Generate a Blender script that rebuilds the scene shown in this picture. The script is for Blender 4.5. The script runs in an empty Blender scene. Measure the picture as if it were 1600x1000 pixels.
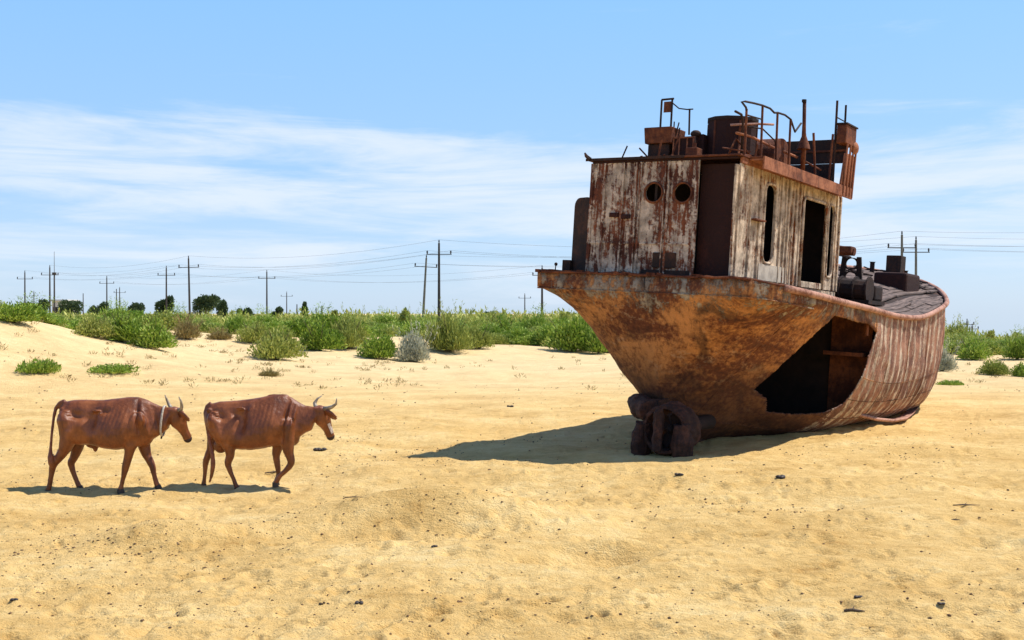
import bpy, bmesh, math, random
import numpy as np
from mathutils import Vector, Matrix, Euler
PI = math.pi
rnd = random.Random(7)
sc = bpy.context.scene
C = sc.collection

# ------------------------------------------------------------------ camera
CAM_H = 2.5
cd = bpy.data.cameras.new('camera'); cam = bpy.data.objects.new('camera', cd); C.objects.link(cam)
cd.sensor_fit = 'HORIZONTAL'; cd.sensor_width = 36.0; cd.lens = 36.0 * 1650 / 1600
cd.clip_start = 0.1; cd.clip_end = 20000
cam.location = (0, 0, CAM_H); cam.rotation_euler = (math.radians(90 - 0.347), 0, 0)
sc.camera = cam
# ------------------------------------------------------------------ light
SUN_EL = math.radians(58); SUN_TO = Vector((0.970, 0.243, 0)).normalized()
sun_dir = Vector((SUN_TO.x * math.cos(SUN_EL), SUN_TO.y * math.cos(SUN_EL), math.sin(SUN_EL)))
sd = bpy.data.lights.new('sun', 'SUN'); sd.energy = 5.0; sd.angle = math.radians(0.53); sd.color = (1.0, 0.955, 0.88)
so = bpy.data.objects.new('sun', sd); C.objects.link(so)
so.rotation_euler = sun_dir.to_track_quat('Z', 'Y').to_euler()
sc.view_settings.view_transform = 'Standard'; sc.view_settings.look = 'None'
sc.view_settings.exposure = 0.27; sc.view_settings.gamma = 1.0; sc.view_settings.use_curve_mapping = False
sc.cycles.max_bounces = 6; sc.cycles.transparent_max_bounces = 8

class NT:
    """small node-tree helper"""
    def __init__(s, tree): s.t = tree; s.n = tree.nodes; s.l = tree.links
    def node(s, typ, ins=None, **kw):
        n = s.n.new(typ)
        for k, v in kw.items(): setattr(n, k, v)
        for k, v in (ins or {}).items(): s.put(n.inputs[k], v)
        return n
    def put(s, sock, v):
        if isinstance(v, bpy.types.NodeSocket): s.l.new(v, sock)
        elif isinstance(v, bpy.types.Node): s.l.new(v.outputs[0], sock)
        else:
            if isinstance(v, tuple) and len(v) == 3 and sock.type == 'RGBA': v = (*v, 1)
            sock.default_value = v
    def math(s, op, a, b=0.0, c=0.0, clamp=False):
        n = s.n.new('ShaderNodeMath'); n.operation = op; n.use_clamp = clamp
        s.put(n.inputs[0], a); s.put(n.inputs[1], b); s.put(n.inputs[2], c); return n.outputs[0]
    def mix(s, f, a, b, blend='MIX'):
        n = s.n.new('ShaderNodeMix'); n.data_type = 'RGBA'; n.blend_type = blend
        s.put(n.inputs[0], f); s.put(n.inputs[6], a); s.put(n.inputs[7], b); return n.outputs[2]
    def ramp(s, f, stops, interp='LINEAR'):
        n = s.n.new('ShaderNodeValToRGB'); r = n.color_ramp; r.interpolation = interp
        while len(r.elements) < len(stops): r.elements.new(0.5)
        for e, (p, c) in zip(r.elements, stops):
            e.position = p; e.color = (c, c, c, 1) if isinstance(c, (int, float)) else (*c, 1)
        s.put(n.inputs[0], f); return n.outputs[0]
    def noise(s, vec, scale, detail=5, rough=0.6, dist=0.0):
        n = s.n.new('ShaderNodeTexNoise'); s.put(n.inputs['Vector'], vec)
        n.inputs['Scale'].default_value = scale; n.inputs['Detail'].default_value = detail
        n.inputs['Roughness'].default_value = rough; n.inputs['Distortion'].default_value = dist
        return n.outputs['Fac']
    def scale(s, vec, sc_, loc=(0, 0, 0)):
        n = s.n.new('ShaderNodeMapping'); s.put(n.inputs['Vector'], vec)
        n.inputs['Scale'].default_value = sc_; n.inputs['Location'].default_value = loc; return n.outputs[0]
    def sstep(s, v, a, b):
        n = s.n.new('ShaderNodeMapRange'); n.interpolation_type = 'SMOOTHSTEP'
        s.put(n.inputs[0], v); n.inputs[1].default_value = a; n.inputs[2].default_value = b
        n.inputs[3].default_value = 0; n.inputs[4].default_value = 1; return n.outputs[0]

# ------------------------------------------------------------------ world: daylight sky with thin high cloud
w = bpy.data.worlds.new('World'); sc.world = w; w.use_nodes = True
N = NT(w.node_tree); N.n.clear()
sky = N.node('ShaderNodeTexSky', sky_type='NISHITA', sun_disc=False, sun_elevation=SUN_EL,
             sun_rotation=math.atan2(SUN_TO.x, SUN_TO.y), altitude=0, air_density=1.0, dust_density=0.6, ozone_density=3.0)
tc = N.node('ShaderNodeTexCoord'); sx = N.node('ShaderNodeSeparateXYZ', {0: tc.outputs['Generated']})
az = N.math('ARCTAN2', sx.outputs[0], sx.outputs[1]); el = N.math('ARCSINE', sx.outputs[2])
cv = N.node('ShaderNodeCombineXYZ', {0: az, 1: N.math('MULTIPLY', el, 3.2), 2: 0.37})
warp = N.noise(cv, 3.0, 3, 0.5)
cv2 = N.node('ShaderNodeCombineXYZ', {0: az, 1: N.math('ADD', N.math('MULTIPLY', el, 4.0), N.math('MULTIPLY', warp, 0.25)), 2: 1.9})
n1 = N.noise(cv2, 2.4, 9, 0.58, 0.35)
cv3 = N.node('ShaderNodeCombineXYZ', {0: az, 1: N.math('MULTIPLY', el, 9.0), 2: 5.1})
n2 = N.noise(cv3, 3.3, 8, 0.62, 0.5)
elw = N.math('ADD', el, N.math('MULTIPLY', N.math('SUBTRACT', N.noise(cv3, 1.6, 5, .6), .5), .06))
band = N.math('MULTIPLY', N.sstep(el, -0.02, 0.06), N.math('SUBTRACT', 1.0, N.sstep(elw, 0.155, 0.21)))
up = N.math('SUBTRACT', 1.0, N.sstep(el, 0.19, 0.5))
dens = N.math('ADD', N.math('MULTIPLY', n1, 0.62), N.math('MULTIPLY', n2, 0.66)); dens = N.math('SUBTRACT', dens, .085)
dens = N.math('ADD', dens, N.math('MULTIPLY', band, 0.17))
cl = N.math('MULTIPLY', N.math('MULTIPLY', N.sstep(dens, 0.61, 0.86), 0.80), N.math('SUBTRACT', 1.0, N.sstep(el, .3, .7)))
elr = N.math('MULTIPLY', N.math('ADD', el, 0.05), 1 / 1.6)
air = N.ramp(elr, [(0.03, (3.8, 5.0, 6.6)), (0.10, (2.6, 4.3, 6.7)), (0.21, (2.0, 4.2, 7.2)), (0.36, (.9, 2.2, 5.0)), (0.7, (.35, 1.0, 3.0))])
c1 = N.mix(0.72, sky.outputs[0], air)
c2 = N.mix(cl, c1, (5.4, 5.9, 6.6))
bg = N.node('ShaderNodeBackground', {0: c2, 1: 0.13})
N.l.new(bg.outputs[0], N.node('ShaderNodeOutputWorld').inputs[0])

# ------------------------------------------------------------------ helpers
def link(name, me, mat=None, parent=None, smooth=False):
    o = bpy.data.objects.new(name, me); C.objects.link(o)
    if mat and not me.materials: me.materials.append(mat)
    if parent: o.parent = parent
    if smooth: me.polygons.foreach_set('use_smooth', [True] * len(me.polygons))
    return o
def tag(o, label=None, cat=None, group=None, kind=None):
    if label: o['label'] = label
    if cat: o['category'] = cat
    if group: o['group'] = group
    if kind: o['kind'] = kind
    return o
def empty(name, loc=(0, 0, 0), rot=(0, 0, 0)):
    o = bpy.data.objects.new(name, None); o.empty_display_size = 0.2; C.objects.link(o)
    o.location = loc; o.rotation_euler = rot; return o

class MB:
    def __init__(s): s.v = []; s.f = []
    def add(s, vs, fs):
        b = len(s.v); s.v += [tuple(v) for v in vs]; s.f += [tuple(b + i for i in f) for f in fs]; return s
    def box(s, x0, x1, y0, y1, z0, z1, m=None, taper=None):
        vs = [Vector((x, y, z)) for z in (z0, z1) for y in (y0, y1) for x in (x0, x1)]
        if taper:
            cx, cy = (x0 + x1) / 2, (y0 + y1) / 2
            for v in vs[4:]: v.x = cx + (v.x - cx) * taper; v.y = cy + (v.y - cy) * taper
        if m: vs = [m @ v for v in vs]
        return s.add(vs, [(0, 2, 3, 1), (4, 5, 7, 6), (0, 1, 5, 4), (2, 6, 7, 3), (0, 4, 6, 2), (1, 3, 7, 5)])
    def tube(s, pts, rad, n=8, caps=True, flat=1.0, upv=None):
        pts = [Vector(p) for p in pts]; k = len(pts)
        rad = [rad] * k if isinstance(rad, (int, float)) else rad
        vs = []; ref = None
        for i, p in enumerate(pts):
            d = (pts[min(i + 1, k - 1)] - pts[max(i - 1, 0)]).normalized()
            if upv: a = d.cross(Vector(upv)).normalized()
            elif ref is None: a = d.cross(Vector((0, 0, 1)) if abs(d.z) < 0.9 else Vector((1, 0, 0))).normalized()
            else: a = (ref - d * ref.dot(d)).normalized()
            ref = a; b = d.cross(a)
            for j in range(n):
                t = 2 * PI * j / n; vs.append(p + (a * math.cos(t) + b * math.sin(t) * flat) * rad[i])
        fs = [(i * n + j, i * n + (j + 1) % n, (i + 1) * n + (j + 1) % n, (i + 1) * n + j) for i in range(k - 1) for j in range(n)]
        if caps: fs += [tuple(range(n - 1, -1, -1)), tuple(range((k - 1) * n, k * n))]
        return s.add(vs, fs)
    def ball(s, c, r, n=10, m=6, rot=None):
        c = Vector(c); r = (r, r, r) if isinstance(r, (int, float)) else r
        vs = [Vector((0, 0, r[2]))]
        for i in range(1, m):
            ph = PI * i / m
            for j in range(n):
                t = 2 * PI * j / n; vs.append(Vector((r[0] * math.sin(ph) * math.cos(t), r[1] * math.sin(ph) * math.sin(t), r[2] * math.cos(ph))))
        vs.append(Vector((0, 0, -r[2])))
        if rot: vs = [rot @ v for v in vs]
        vs = [c + v for v in vs]; L = len(vs) - 1
        fs = [(0, 1 + j, 1 + (j + 1) % n) for j in range(n)]
        for i in range(m - 2):
            for j in range(n):
                a = 1 + i * n + j; b = 1 + i * n + (j + 1) % n; fs.append((a, a + n, b + n, b))
        o = 1 + (m - 2) * n
        fs += [(o + j, L, o + (j + 1) % n) for j in range(n)]
        return s.add(vs, fs)
    def mesh(s, name):
        me = bpy.data.meshes.new(name); me.from_pydata(s.v, [], s.f); me.update(); return me
    def build(s, name, mat=None, parent=None, smooth=False, bevel=0):
        o = link(name, s.mesh(name), mat, parent, smooth)
        if bevel:
            b = o.modifiers.new('bevel', 'BEVEL'); b.width = bevel; b.segments = 2; b.limit_method = 'ANGLE'
        return o

def np_mesh(name, V, F):
    V = np.asarray(V, np.float32); F = np.asarray(F, np.int32); me = bpy.data.meshes.new(name)
    me.vertices.add(len(V)); me.vertices.foreach_set('co', V.ravel())
    k = F.shape[1]; me.loops.add(F.size); me.loops.foreach_set('vertex_index', F.ravel())
    me.polygons.add(len(F)); me.polygons.foreach_set('loop_start', np.arange(0, F.size, k, dtype=np.int32))
    me.polygons.foreach_set('loop_total', np.full(len(F), k, np.int32)); me.update(calc_edges=True); return me

# ---- numpy value noise
_tab = np.random.RandomState(11).rand(256, 256)
def vnoise(x, y):
    xi = np.floor(x).astype(int); yi = np.floor(y).astype(int); u = x - xi; v = y - yi
    u = u * u * (3 - 2 * u); v = v * v * (3 - 2 * v); a, b = xi & 255, yi & 255; a1, b1 = (xi + 1) & 255, (yi + 1) & 255
    return (_tab[a, b] * (1 - u) + _tab[a1, b] * u) * (1 - v) + (_tab[a, b1] * (1 - u) + _tab[a1, b1] * u) * v
def fbm(x, y, o=4, g=0.5):
    r = 0; a = 1; t = 0
    for i in range(o): r = r + a * vnoise(x * 2 ** i + 17.3 * i, y * 2 ** i + 9.1 * i); t += a; a *= g
    return r / t

# ------------------------------------------------------------------ materials
def mat(name, rough=0.85, spec=0.3):
    m = bpy.data.materials.new(name); m.use_nodes = True; T = NT(m.node_tree)
    b = T.n['Principled BSDF']; b.inputs['Roughness'].default_value = rough
    b.inputs['Specular IOR Level'].default_value = spec
    return m, T, b
def bump(T, b, h, strength, dist):
    n = T.node('ShaderNodeBump', {'Height': h, 'Strength': strength, 'Distance': dist}); T.put(b.inputs['Normal'], n.outputs[0])

def rust_mat(name, dark=(.030, .011, .008), mid=(.13, .038, .017), hot=(.34, .115, .032), paint=(.56, .45, .34), amount=0.0,
             streak=(7, 7, .8), sc_=1.3, hotness=0.5, zlo=None, zhi=None, bstr=0.8, bdist=0.02, thresh=0.5, flow=None, low=None, ribs=None, scuff=None):
    m, T, b = mat(name, 0.82, 0.25)
    oc = T.node('ShaderNodeTexCoord').outputs['Object']
    big = T.noise(T.scale(oc, flow) if flow else oc, sc_, 8, 0.62, 0.5); fine = T.noise(oc, 11, 8, 0.7); grit = T.noise(oc, 55, 4, 0.65)
    f = T.math('ADD', T.math('MULTIPLY', big, 0.62), T.math('MULTIPLY', fine, 0.38))
    h0 = 0.68 - 0.25 * hotness
    col = T.ramp(f, [(0.30, dark), (0.30 + (h0 - .30) * .62, mid), (h0, hot), (min(h0 + .16, .98), tuple(c * 1.25 for c in hot))])
    col = T.mix(T.math('MULTIPLY', T.sstep(grit, .5, .75), .45), col, tuple(c * .5 for c in dark))
    run = T.noise(T.scale(oc, (6, 6, .55)), 2.2, 5, .6)
    col = T.mix(T.math('MULTIPLY', T.sstep(run, .5, .72), .55), col, tuple(c * 1.2 for c in dark))
    height = T.math('ADD', T.math('MULTIPLY', fine, 0.7), T.math('MULTIPLY', grit, 0.3))
    if amount > 0:
        st = T.noise(T.scale(oc, streak), 1.6, 7, .66, .2)
        bits = T.noise(oc, 21, 6, .75)
        blot = T.noise(oc, 2.6, 4, .6)
        pm = T.math('ADD', T.math('ADD', T.math('MULTIPLY', st, .50), T.math('MULTIPLY', bits, .26)), T.math('MULTIPLY', blot, .24))
        if zlo is not None:
            sz = T.node('ShaderNodeSeparateXYZ', {0: oc}).outputs[2]
            pm = T.math('ADD', pm, T.math('MULTIPLY', T.math('SUBTRACT', T.sstep(sz, zlo, zhi), 1.0), .25))
        if ribs:
            sxx = T.node('ShaderNodeSeparateXYZ', {0: oc}).outputs[0]
            pm = T.math('ADD', pm, T.math('MULTIPLY', T.math('SINE', T.math('MULTIPLY', sxx, 2 * PI / .42)), .045))
        k = T.sstep(pm, .60 - .2 * amount, .665 - .2 * amount)
        tone = T.noise(oc, 5, 6, .7)
        pc = T.mix(T.sstep(tone, .35, .7), tuple(c * .40 for c in paint), paint)
        k = T.math('MULTIPLY', k, .9)
        col = T.mix(k, col, pc); height = T.math('ADD', height, T.math('MULTIPLY', k, .35))
    if scuff:
        sc1 = T.noise(T.scale(oc, (.8, 1.2, 2.2)), 2.1, 7, .7, .6); dk1 = T.noise(T.scale(oc, (.7, .9, .8)), 1.5, 6, .65, .8)
        col = T.mix(T.math('MULTIPLY', T.math('MULTIPLY', T.sstep(sc1, .54, .66), T.sstep(fine, .40, .6)), .55), col, scuff)
        col = T.mix(T.math('MULTIPLY', T.sstep(dk1, .50, .66), .72), col, (.040, .018, .012))
    if low:  # dark bottom coat, with the shade under the stern painted in
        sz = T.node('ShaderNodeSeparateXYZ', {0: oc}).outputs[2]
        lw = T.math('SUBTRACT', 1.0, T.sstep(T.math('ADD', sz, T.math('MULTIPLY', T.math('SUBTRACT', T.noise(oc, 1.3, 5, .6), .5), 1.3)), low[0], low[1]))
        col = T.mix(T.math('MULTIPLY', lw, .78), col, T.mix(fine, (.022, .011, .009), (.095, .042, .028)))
    T.put(b.inputs['Base Color'], col); bump(T, b, height, bstr, bdist)
    return m

def simple_mat(name, c1, c2, scale=6, rough=.8, bs=.4, bd=.01, spec=.3, c3=None, stretch=(1, 1, 1), trans=0):
    m, T, b = mat(name, rough, spec)
    oc = T.scale(T.node('ShaderNodeTexCoord').outputs['Object'], stretch)
    n = T.noise(oc, scale, 7, .65)
    st = [(.32, c1), (.62, c2)] + ([(.78, c3)] if c3 else [])
    T.put(b.inputs['Base Color'], T.ramp(n, st)); bump(T, b, T.noise(oc, scale * 4, 5, .6), bs, bd)
    return m
def leaf_mat(name, cols, rough=.6):
    m, T, b = mat(name, rough, .25)
    gi = T.node('ShaderNodeNewGeometry'); oi = T.node('ShaderNodeObjectInfo')
    f = T.math('ADD', T.math('MULTIPLY', gi.outputs['Random Per Island'], .75), T.math('MULTIPLY', oi.outputs['Random'], .25))
    k = len(cols) - 1
    col = T.ramp(f, [(i / k, c) for i, c in enumerate(cols)])
    T.put(b.inputs['Base Color'], col)
    tr = T.node('ShaderNodeBsdfTranslucent', {0: col}); mx = T.node('ShaderNodeMixShader', {0: .22, 1: b.outputs[0], 2: tr.outputs[0]})
    T.put(T.n['Material Output'].inputs[0], mx.outputs[0]); return m

M = {}
M['house'] = rust_mat('peeling_paint_aft', paint=(.74, .60, .47), amount=.66, hot=(.20, .06, .025), mid=(.085, .025, .014), streak=(7, 7, .9), thresh=.5)
M['houseside'] = rust_mat('peeling_paint_side', paint=(.86, .68, .49), amount=.88, hot=(.30, .10, .03), mid=(.12, .035, .016), streak=(8, 8, .7))
M['maroon'] = rust_mat('maroon_plate', mid=(.030, .010, .008), hot=(.062, .018, .012), hotness=.15)
M['steel'] = rust_mat('rusty_steel', mid=(.10, .030, .015), hot=(.22, .070, .025), hotness=.4)
M['gear'] = rust_mat('corroded_gear', dark=(.015, .009, .008), mid=(.05, .022, .015), hot=(.13, .05, .028), hotness=.35)
M['darksteel'] = rust_mat('dark_steel', dark=(.012, .009, .009), mid=(.032, .018, .014), hot=(.08, .032, .018), hotness=.2)
M['fascia'] = rust_mat('fascia_steel', mid=(.20, .065, .03), hot=(.36, .14, .07), hotness=.6)
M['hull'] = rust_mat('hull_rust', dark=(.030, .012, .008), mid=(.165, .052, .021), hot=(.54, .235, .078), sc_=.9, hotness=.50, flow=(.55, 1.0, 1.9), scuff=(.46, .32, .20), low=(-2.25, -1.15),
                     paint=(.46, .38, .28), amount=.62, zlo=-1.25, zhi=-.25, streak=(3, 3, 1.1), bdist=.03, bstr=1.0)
M['rail'] = rust_mat('gunwale_steel', mid=(.24, .10, .065), hot=(.46, .25, .18), hotness=.7)
M['bow'] = rust_mat('bow_paint_streaks', mid=(.20, .092, .062), hot=(.38, .19, .12), paint=(.78, .62, .46), amount=.56, streak=(5.0, 5.0, .16), hotness=.5, ribs=1)
M['plank'] = simple_mat('weathered_plank', (.045, .032, .028), (.20, .14, .115), 3, .9, .7, .01, stretch=(.6, 6, 6), c3=(.42, .31, .26))
M['black'] = simple_mat('interior_shade', (.012, .009, .008), (.03, .018, .014), 3, .9)  # near-black colour stands in for the shade inside hull and house
M['pole'] = simple_mat('weathered_post', (.10, .095, .08), (.20, .19, .16), 3, .9, stretch=(4, 4, .6))
M['poledark'] = simple_mat('dark_timber', (.035, .03, .028), (.08, .07, .062), 3, .9, stretch=(4, 4, .6))
M['insul'] = simple_mat('insulator', (.02, .02, .025), (.05, .05, .06), 5, .35)
M['wire'] = simple_mat('cable', (.10, .10, .11), (.16, .16, .17), 5, .6)
M['g_green'] = leaf_mat('leaf_green', [(.07, .125, .018), (.19, .30, .03), (.33, .44, .06), (.46, .50, .13)])
M['g_olive'] = leaf_mat('leaf_olive', [(.12, .16, .03), (.27, .32, .06), (.42, .45, .10), (.56, .54, .18)])
M['g_grey'] = leaf_mat('leaf_grey', [(.24, .24, .16), (.42, .42, .30), (.56, .56, .42), (.34, .40, .20)])
M['g_dry'] = leaf_mat('leaf_dry', [(.14, .09, .03), (.28, .20, .07), (.40, .32, .13), (.22, .24, .06)])
M['g_tree'] = leaf_mat('leaf_tree', [(.03, .055, .025), (.07, .11, .045), (.11, .16, .07)])
M['bark'] = simple_mat('bark', (.05, .035, .025), (.14, .10, .07), 8, .9, stretch=(4, 4, 1))

# ------------------------------------------------------------------ terrain
RS = np.random.RandomState(5)
# raster of trampled sand close to the camera
GX0, GX1, GY0, GY1, GR = -22, 26, 6, 34, 0.025
gw, gh = int((GX1 - GX0) / GR), int((GY1 - GY0) / GR)
gxx = GX0 + (np.arange(gw) + .5) * GR; gyy = GY0 + (np.arange(gh) + .5) * GR
GXm, GYm = np.meshgrid(gxx, gyy)
G = (fbm(GXm * .55, GYm * .75, 3) - .5) * .24 + (fbm(GXm * 2.2, GYm * 3.0, 3) - .5) * .075 + (fbm(GXm * 9, GYm * 12, 2) - .5) * .012
def dent(x, y, rx, ry, ang, d, rim=.35):
    R_ = max(rx, ry) * 2.4; i0, i1 = int((x - R_ - GX0) / GR), int((x + R_ - GX0) / GR); j0, j1 = int((y - R_ - GY0) / GR), int((y + R_ - GY0) / GR)
    if i0 < 0 or j0 < 0 or i1 >= gw or j1 >= gh: return
    X = gxx[i0:i1][None] - x; Y = gyy[j0:j1][:, None] - y; c, s = math.cos(ang), math.sin(ang)
    q = ((X * c + Y * s) / rx) ** 2 + ((-X * s + Y * c) / ry) ** 2
    G[j0:j1, i0:i1] += -d * np.exp(-q * 1.6) + d * rim * np.exp(-(np.sqrt(q) - 1.35) ** 2 * 5)
for i in range(3400):
    y = 7.5 + 24 * RS.rand() ** 1.5; x = (RS.rand() * 1.3 - .65) * y * 1.05
    r = .04 + .085 * RS.rand() ** 2; dent(x, y, r * (1 + RS.rand()), r, RS.rand() * PI, .013 + .040 * RS.rand() ** 2)
for tr in range(16):                                                # walked trails of hoof and foot prints
    x = RS.uniform(-9, 9); y = RS.uniform(8, 19); a = RS.uniform(-.7, .7) + (PI if RS.rand() < .5 else 0)
    for k in range(30):
        a += RS.uniform(-.12, .12); x += .5 * math.cos(a); y += .5 * math.sin(a); sd_ = .12 if k % 2 else -.12
        if 7.5 < y < 32: dent(x - sd_ * math.sin(a), y + sd_ * math.cos(a), .14, .075, a, .038 + .02 * RS.rand(), .45)
# low mounds and hollows of the photo
for (x, y, rx, ry, h) in [(-1.0, 12.9, 1.5, .70, -.36), (-1.3, 11.9, 1.6, .35, .10), (-.2, 12.2, 1.3, .4, .09), (-3.9, 11.9, .75, .45, -.20), (1.0, 10.9, .42, .22, .20), (.55, 10.6, .8, .16, .13), (1.25, 11.25, .5, .2, -.10),
                          (4.2, 13.0, 1.2, .5, -.08), (5.0, 15.2, 1.8, .6, -.07), (2.6, 16.2, 2.9, 1.1, -.20), (-6, 10.0, 1.0, .4, .06), (3.0, 9.4, 1.3, .35, .06)]:
    X = (GXm - x) / rx; Y = (GYm - y) / ry; G -= h * np.exp(-(X * X + Y * Y))
X = (GXm - 5.2); Y = (GYm - 21.0); c, s = math.cos(.94), math.sin(.94)
ex = (np.clip(((GXm > GX0 + 2) & (GXm < GX1 - 2)), 0, 1))
fade = np.minimum.reduce([np.clip((GXm - GX0) / 3, 0, 1), np.clip((GX1 - GXm) / 3, 0, 1), np.clip((GYm - GY0) / 1.2, 0, 1), np.clip((GY1 - GYm) / 8, 0, 1)])
G *= fade
def terr(x, y):
    x = np.atleast_1d(np.asarray(x, float)); y = np.atleast_1d(np.asarray(y, float))
    r = np.hypot(x, y)
    far = np.clip((r - 24) / 20, 0, 1)
    z = far * (fbm(x * .12 + 3, y * .16, 3) - .5) * .55 + far * (fbm(x * .7, y * .9, 3) - .5) * .14
    z += 3.15 * np.exp(-(((x + 26) / 9.5) ** 2 + ((y - 43) / 9) ** 2)) + 1.5 * np.exp(-(((x + 21) / 9) ** 2 + ((y - 60) / 8) ** 2)) + .7 * np.exp(-(((x + 9) / 6) ** 2 + ((y - 66) / 6) ** 2))
    k = np.clip((r - 55) / 35, 0, 1); k = k * k * (3 - 2 * k)
    u_ = 800 + 1650 * x / np.maximum(y, .001); mr = np.clip((u_ - 1400) / 110, 0, 1) * (y > 0); mr = mr * mr * (3 - 2 * mr)
    k = k * (1 - mr); z -= mr * np.maximum(0, r - 66) * .0225 * np.clip((r - 60) / 20, 0, 1)
    z += k * (.55 + .9 * (fbm(x * .05 + 40, y * .06, 3) - .35)) * np.clip(1.4 - np.abs(r - 90) / 300, .25, 1)
    fi = (x - GX0) / GR - .5; fj = (y - GY0) / GR - .5; ok = (fi > 0) & (fi < gw - 2) & (fj > 0) & (fj < gh - 2)
    i = np.clip(fi.astype(int), 0, gw - 2); j = np.clip(fj.astype(int), 0, gh - 2); u = fi - i; v = fj - j
    g = (G[j, i] * (1 - u) + G[j, i + 1] * u) * (1 - v) + (G[j + 1, i] * (1 - u) + G[j + 1, i + 1] * u) * v
    return z + np.where(ok, g, 0)
def T1(x, y): return float(terr(x, y)[0])

m, T, b = mat('sand', .95, .15)
pos = T.node('ShaderNodeNewGeometry').outputs['Position']
a1 = T.noise(T.scale(pos, (1, 1.4, 1)), .45, 7, .6); a2 = T.noise(T.scale(pos, (1, 2.0, 1)), 3.0, 8, .68); a3 = T.noise(pos, 26, 5, .7)
f = T.math('ADD', T.math('ADD', T.math('MULTIPLY', a1, .45), T.math('MULTIPLY', a2, .35)), T.math('MULTIPLY', a3, .2))
col = T.ramp(f, [(.34, (.42, .225, .060)), (.43, (.62, .390, .132)), (.52, (.74, .495, .190)), (.63, (.83, .620, .290))])
sp = T.noise(pos, 34, 3, .6); sp2 = T.noise(pos, 1.1, 4, .6)
spk = T.math('MULTIPLY', T.sstep(sp, .66, .74), T.sstep(sp2, .42, .62))
col = T.mix(T.math('MULTIPLY', spk, .35), col, (.20, .12, .05))
# further out: thin dry litter between the shrubs
sy = T.node('ShaderNodeSeparateXYZ', {0: pos}); farm = T.sstep(sy.outputs[1], 34, 75)
lit = T.sstep(T.noise(T.scale(pos, (1, 1.0, 1)), 1.6, 8, .75), .50, .62)
col = T.mix(T.math('MULTIPLY', T.math('MULTIPLY', farm, lit), .55), col, (.30, .23, .09))
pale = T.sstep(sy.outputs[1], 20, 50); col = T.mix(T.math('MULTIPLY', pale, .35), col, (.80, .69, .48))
T.put(b.inputs['Base Color'], col)
hh = T.math('ADD', T.math('ADD', T.math('MULTIPLY', T.noise(pos, 5, 6, .6), .55), T.math('MULTIPLY', T.noise(T.scale(pos, (1, 1.6, 1)), 17, 5, .7), .62)), T.math('MULTIPLY', T.noise(pos, 60, 3, .6), .28))
bump(T, b, hh, .9, .085)
M['sand'] = m

# polar grid centred under the camera, dense inside the view
ang = np.concatenate([np.linspace(-180, -42, 70)[:-1], np.linspace(-42, -28, 90)[:-1], np.linspace(-28, 28, 700), np.linspace(28, 42, 90)[1:], np.linspace(42, 180, 70)[1:-1]])
v = np.linspace(680, 3.2, 470); rr = np.concatenate([np.linspace(.3, 5.8, 14), 4125 / v / 1.0, np.geomspace(1450, 12000, 14)])
A, Rr = np.meshgrid(np.radians(ang), rr); X = Rr * np.sin(A); Y = Rr * np.cos(A); Z = terr(X.ravel(), Y.ravel()).reshape(X.shape)
na = len(ang); nr = len(rr); idx = np.arange(nr * na).reshape(nr, na); nx_ = np.roll(idx, -1, 1)
F = np.stack([idx[:-1], nx_[:-1], nx_[1:], idx[1:]], -1).reshape(-1, 4)[:, ::-1]
V = np.stack([X.ravel(), Y.ravel(), Z.ravel()], 1); V = np.vstack([V, [[0, 0, float(Z[0].mean())]]])
me = np_mesh('ground', V, F); g = link('ground', me, M['sand'], smooth=True); tag(g, 'trampled yellow desert sand with prints and low dunes', kind='structure')
bm_ = MB(); bm_.tube([(0, 0, float(Z[0].mean()) - .02), (0, 0, float(Z[0].mean()))], .32, 16)
del X, Y, Z, V, F

# ------------------------------------------------------------------ the ship (own frame: x forward, y port, z up, origin at house corner on deck)
SHIP = empty('ship_wreck')
SHIP.location = (3.74488818, 18.00747453, 3.08320827)
SHIP.rotation_euler = (math.radians(2.99897588), math.radians(1.59975327), math.radians(54.02221883))
tag(SHIP, 'rusting wrecked fishing ship with torn open side stranded on the sand', 'shipwreck')
TAB = np.array([(-.40, -.55, -.02, 3.75, .02, 1.45, -.34, 1.5, .30),
     (-.1, -.80, -.06, 3.80, .0, 1.45, -.95, 1.22, .28), (.4, -.95, -.10, 3.82, 0, 1.45, -1.95, 1.12, .26),
     (.9, -1.0, -.13, 3.84, .0, 1.45, -2.75, 1.12, .22), (1.4, -1.0, -.15, 3.85, .0, 1.45, -3.05, 1.20, .18),
     (2.6, -.95, -.20, 3.85, .05, 1.45, -3.12, 1.75, .12), (4.6, -.90, -.28, 3.85, .15, 1.4, -3.08, 3.0, .08),
     (6.9, -.85, -.38, 3.85, .40, 1.35, -3.0, 3.8, .05), (8.9, -.80, -.34, 3.80, .75, 1.3, -2.98, 3.8, .05),
     (11., -.74, -.02, 3.70, 1.0, 1.25, -2.95, 3.8, .05), (13., -.29, .22, 3.5, 1.1, 1.3, -2.95, 3.2, .05),
     (15., .45, .55, 3.1, 1.12, 1.6, -2.6, 2.3, .05), (16.5, 1.25, .80, 2.6, 1.1, 1.85, -1.9, 1.8, .05),
     (17.4, 1.85, .95, 2.0, 1.02, 1.93, -.9, 1.5, .05)])
def stn(xs):
    xs = np.atleast_1d(np.asarray(xs, float)); Xk, Vk = TAB[:, 0], TAB[:, 1:]
    mk = np.gradient(Vk, Xk, axis=0); i = np.clip(np.searchsorted(Xk, xs) - 1, 0, len(Xk) - 2)
    h = (Xk[i + 1] - Xk[i])[:, None]; u = ((xs - Xk[i]) / (Xk[i + 1] - Xk[i]))[:, None]
    return (2 * u**3 - 3 * u * u + 1) * Vk[i] + (u**3 - 2 * u * u + u) * h * mk[i] + (-2 * u**3 + 3 * u * u) * Vk[i + 1] + (u**3 - u * u) * h * mk[i + 1]
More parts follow.
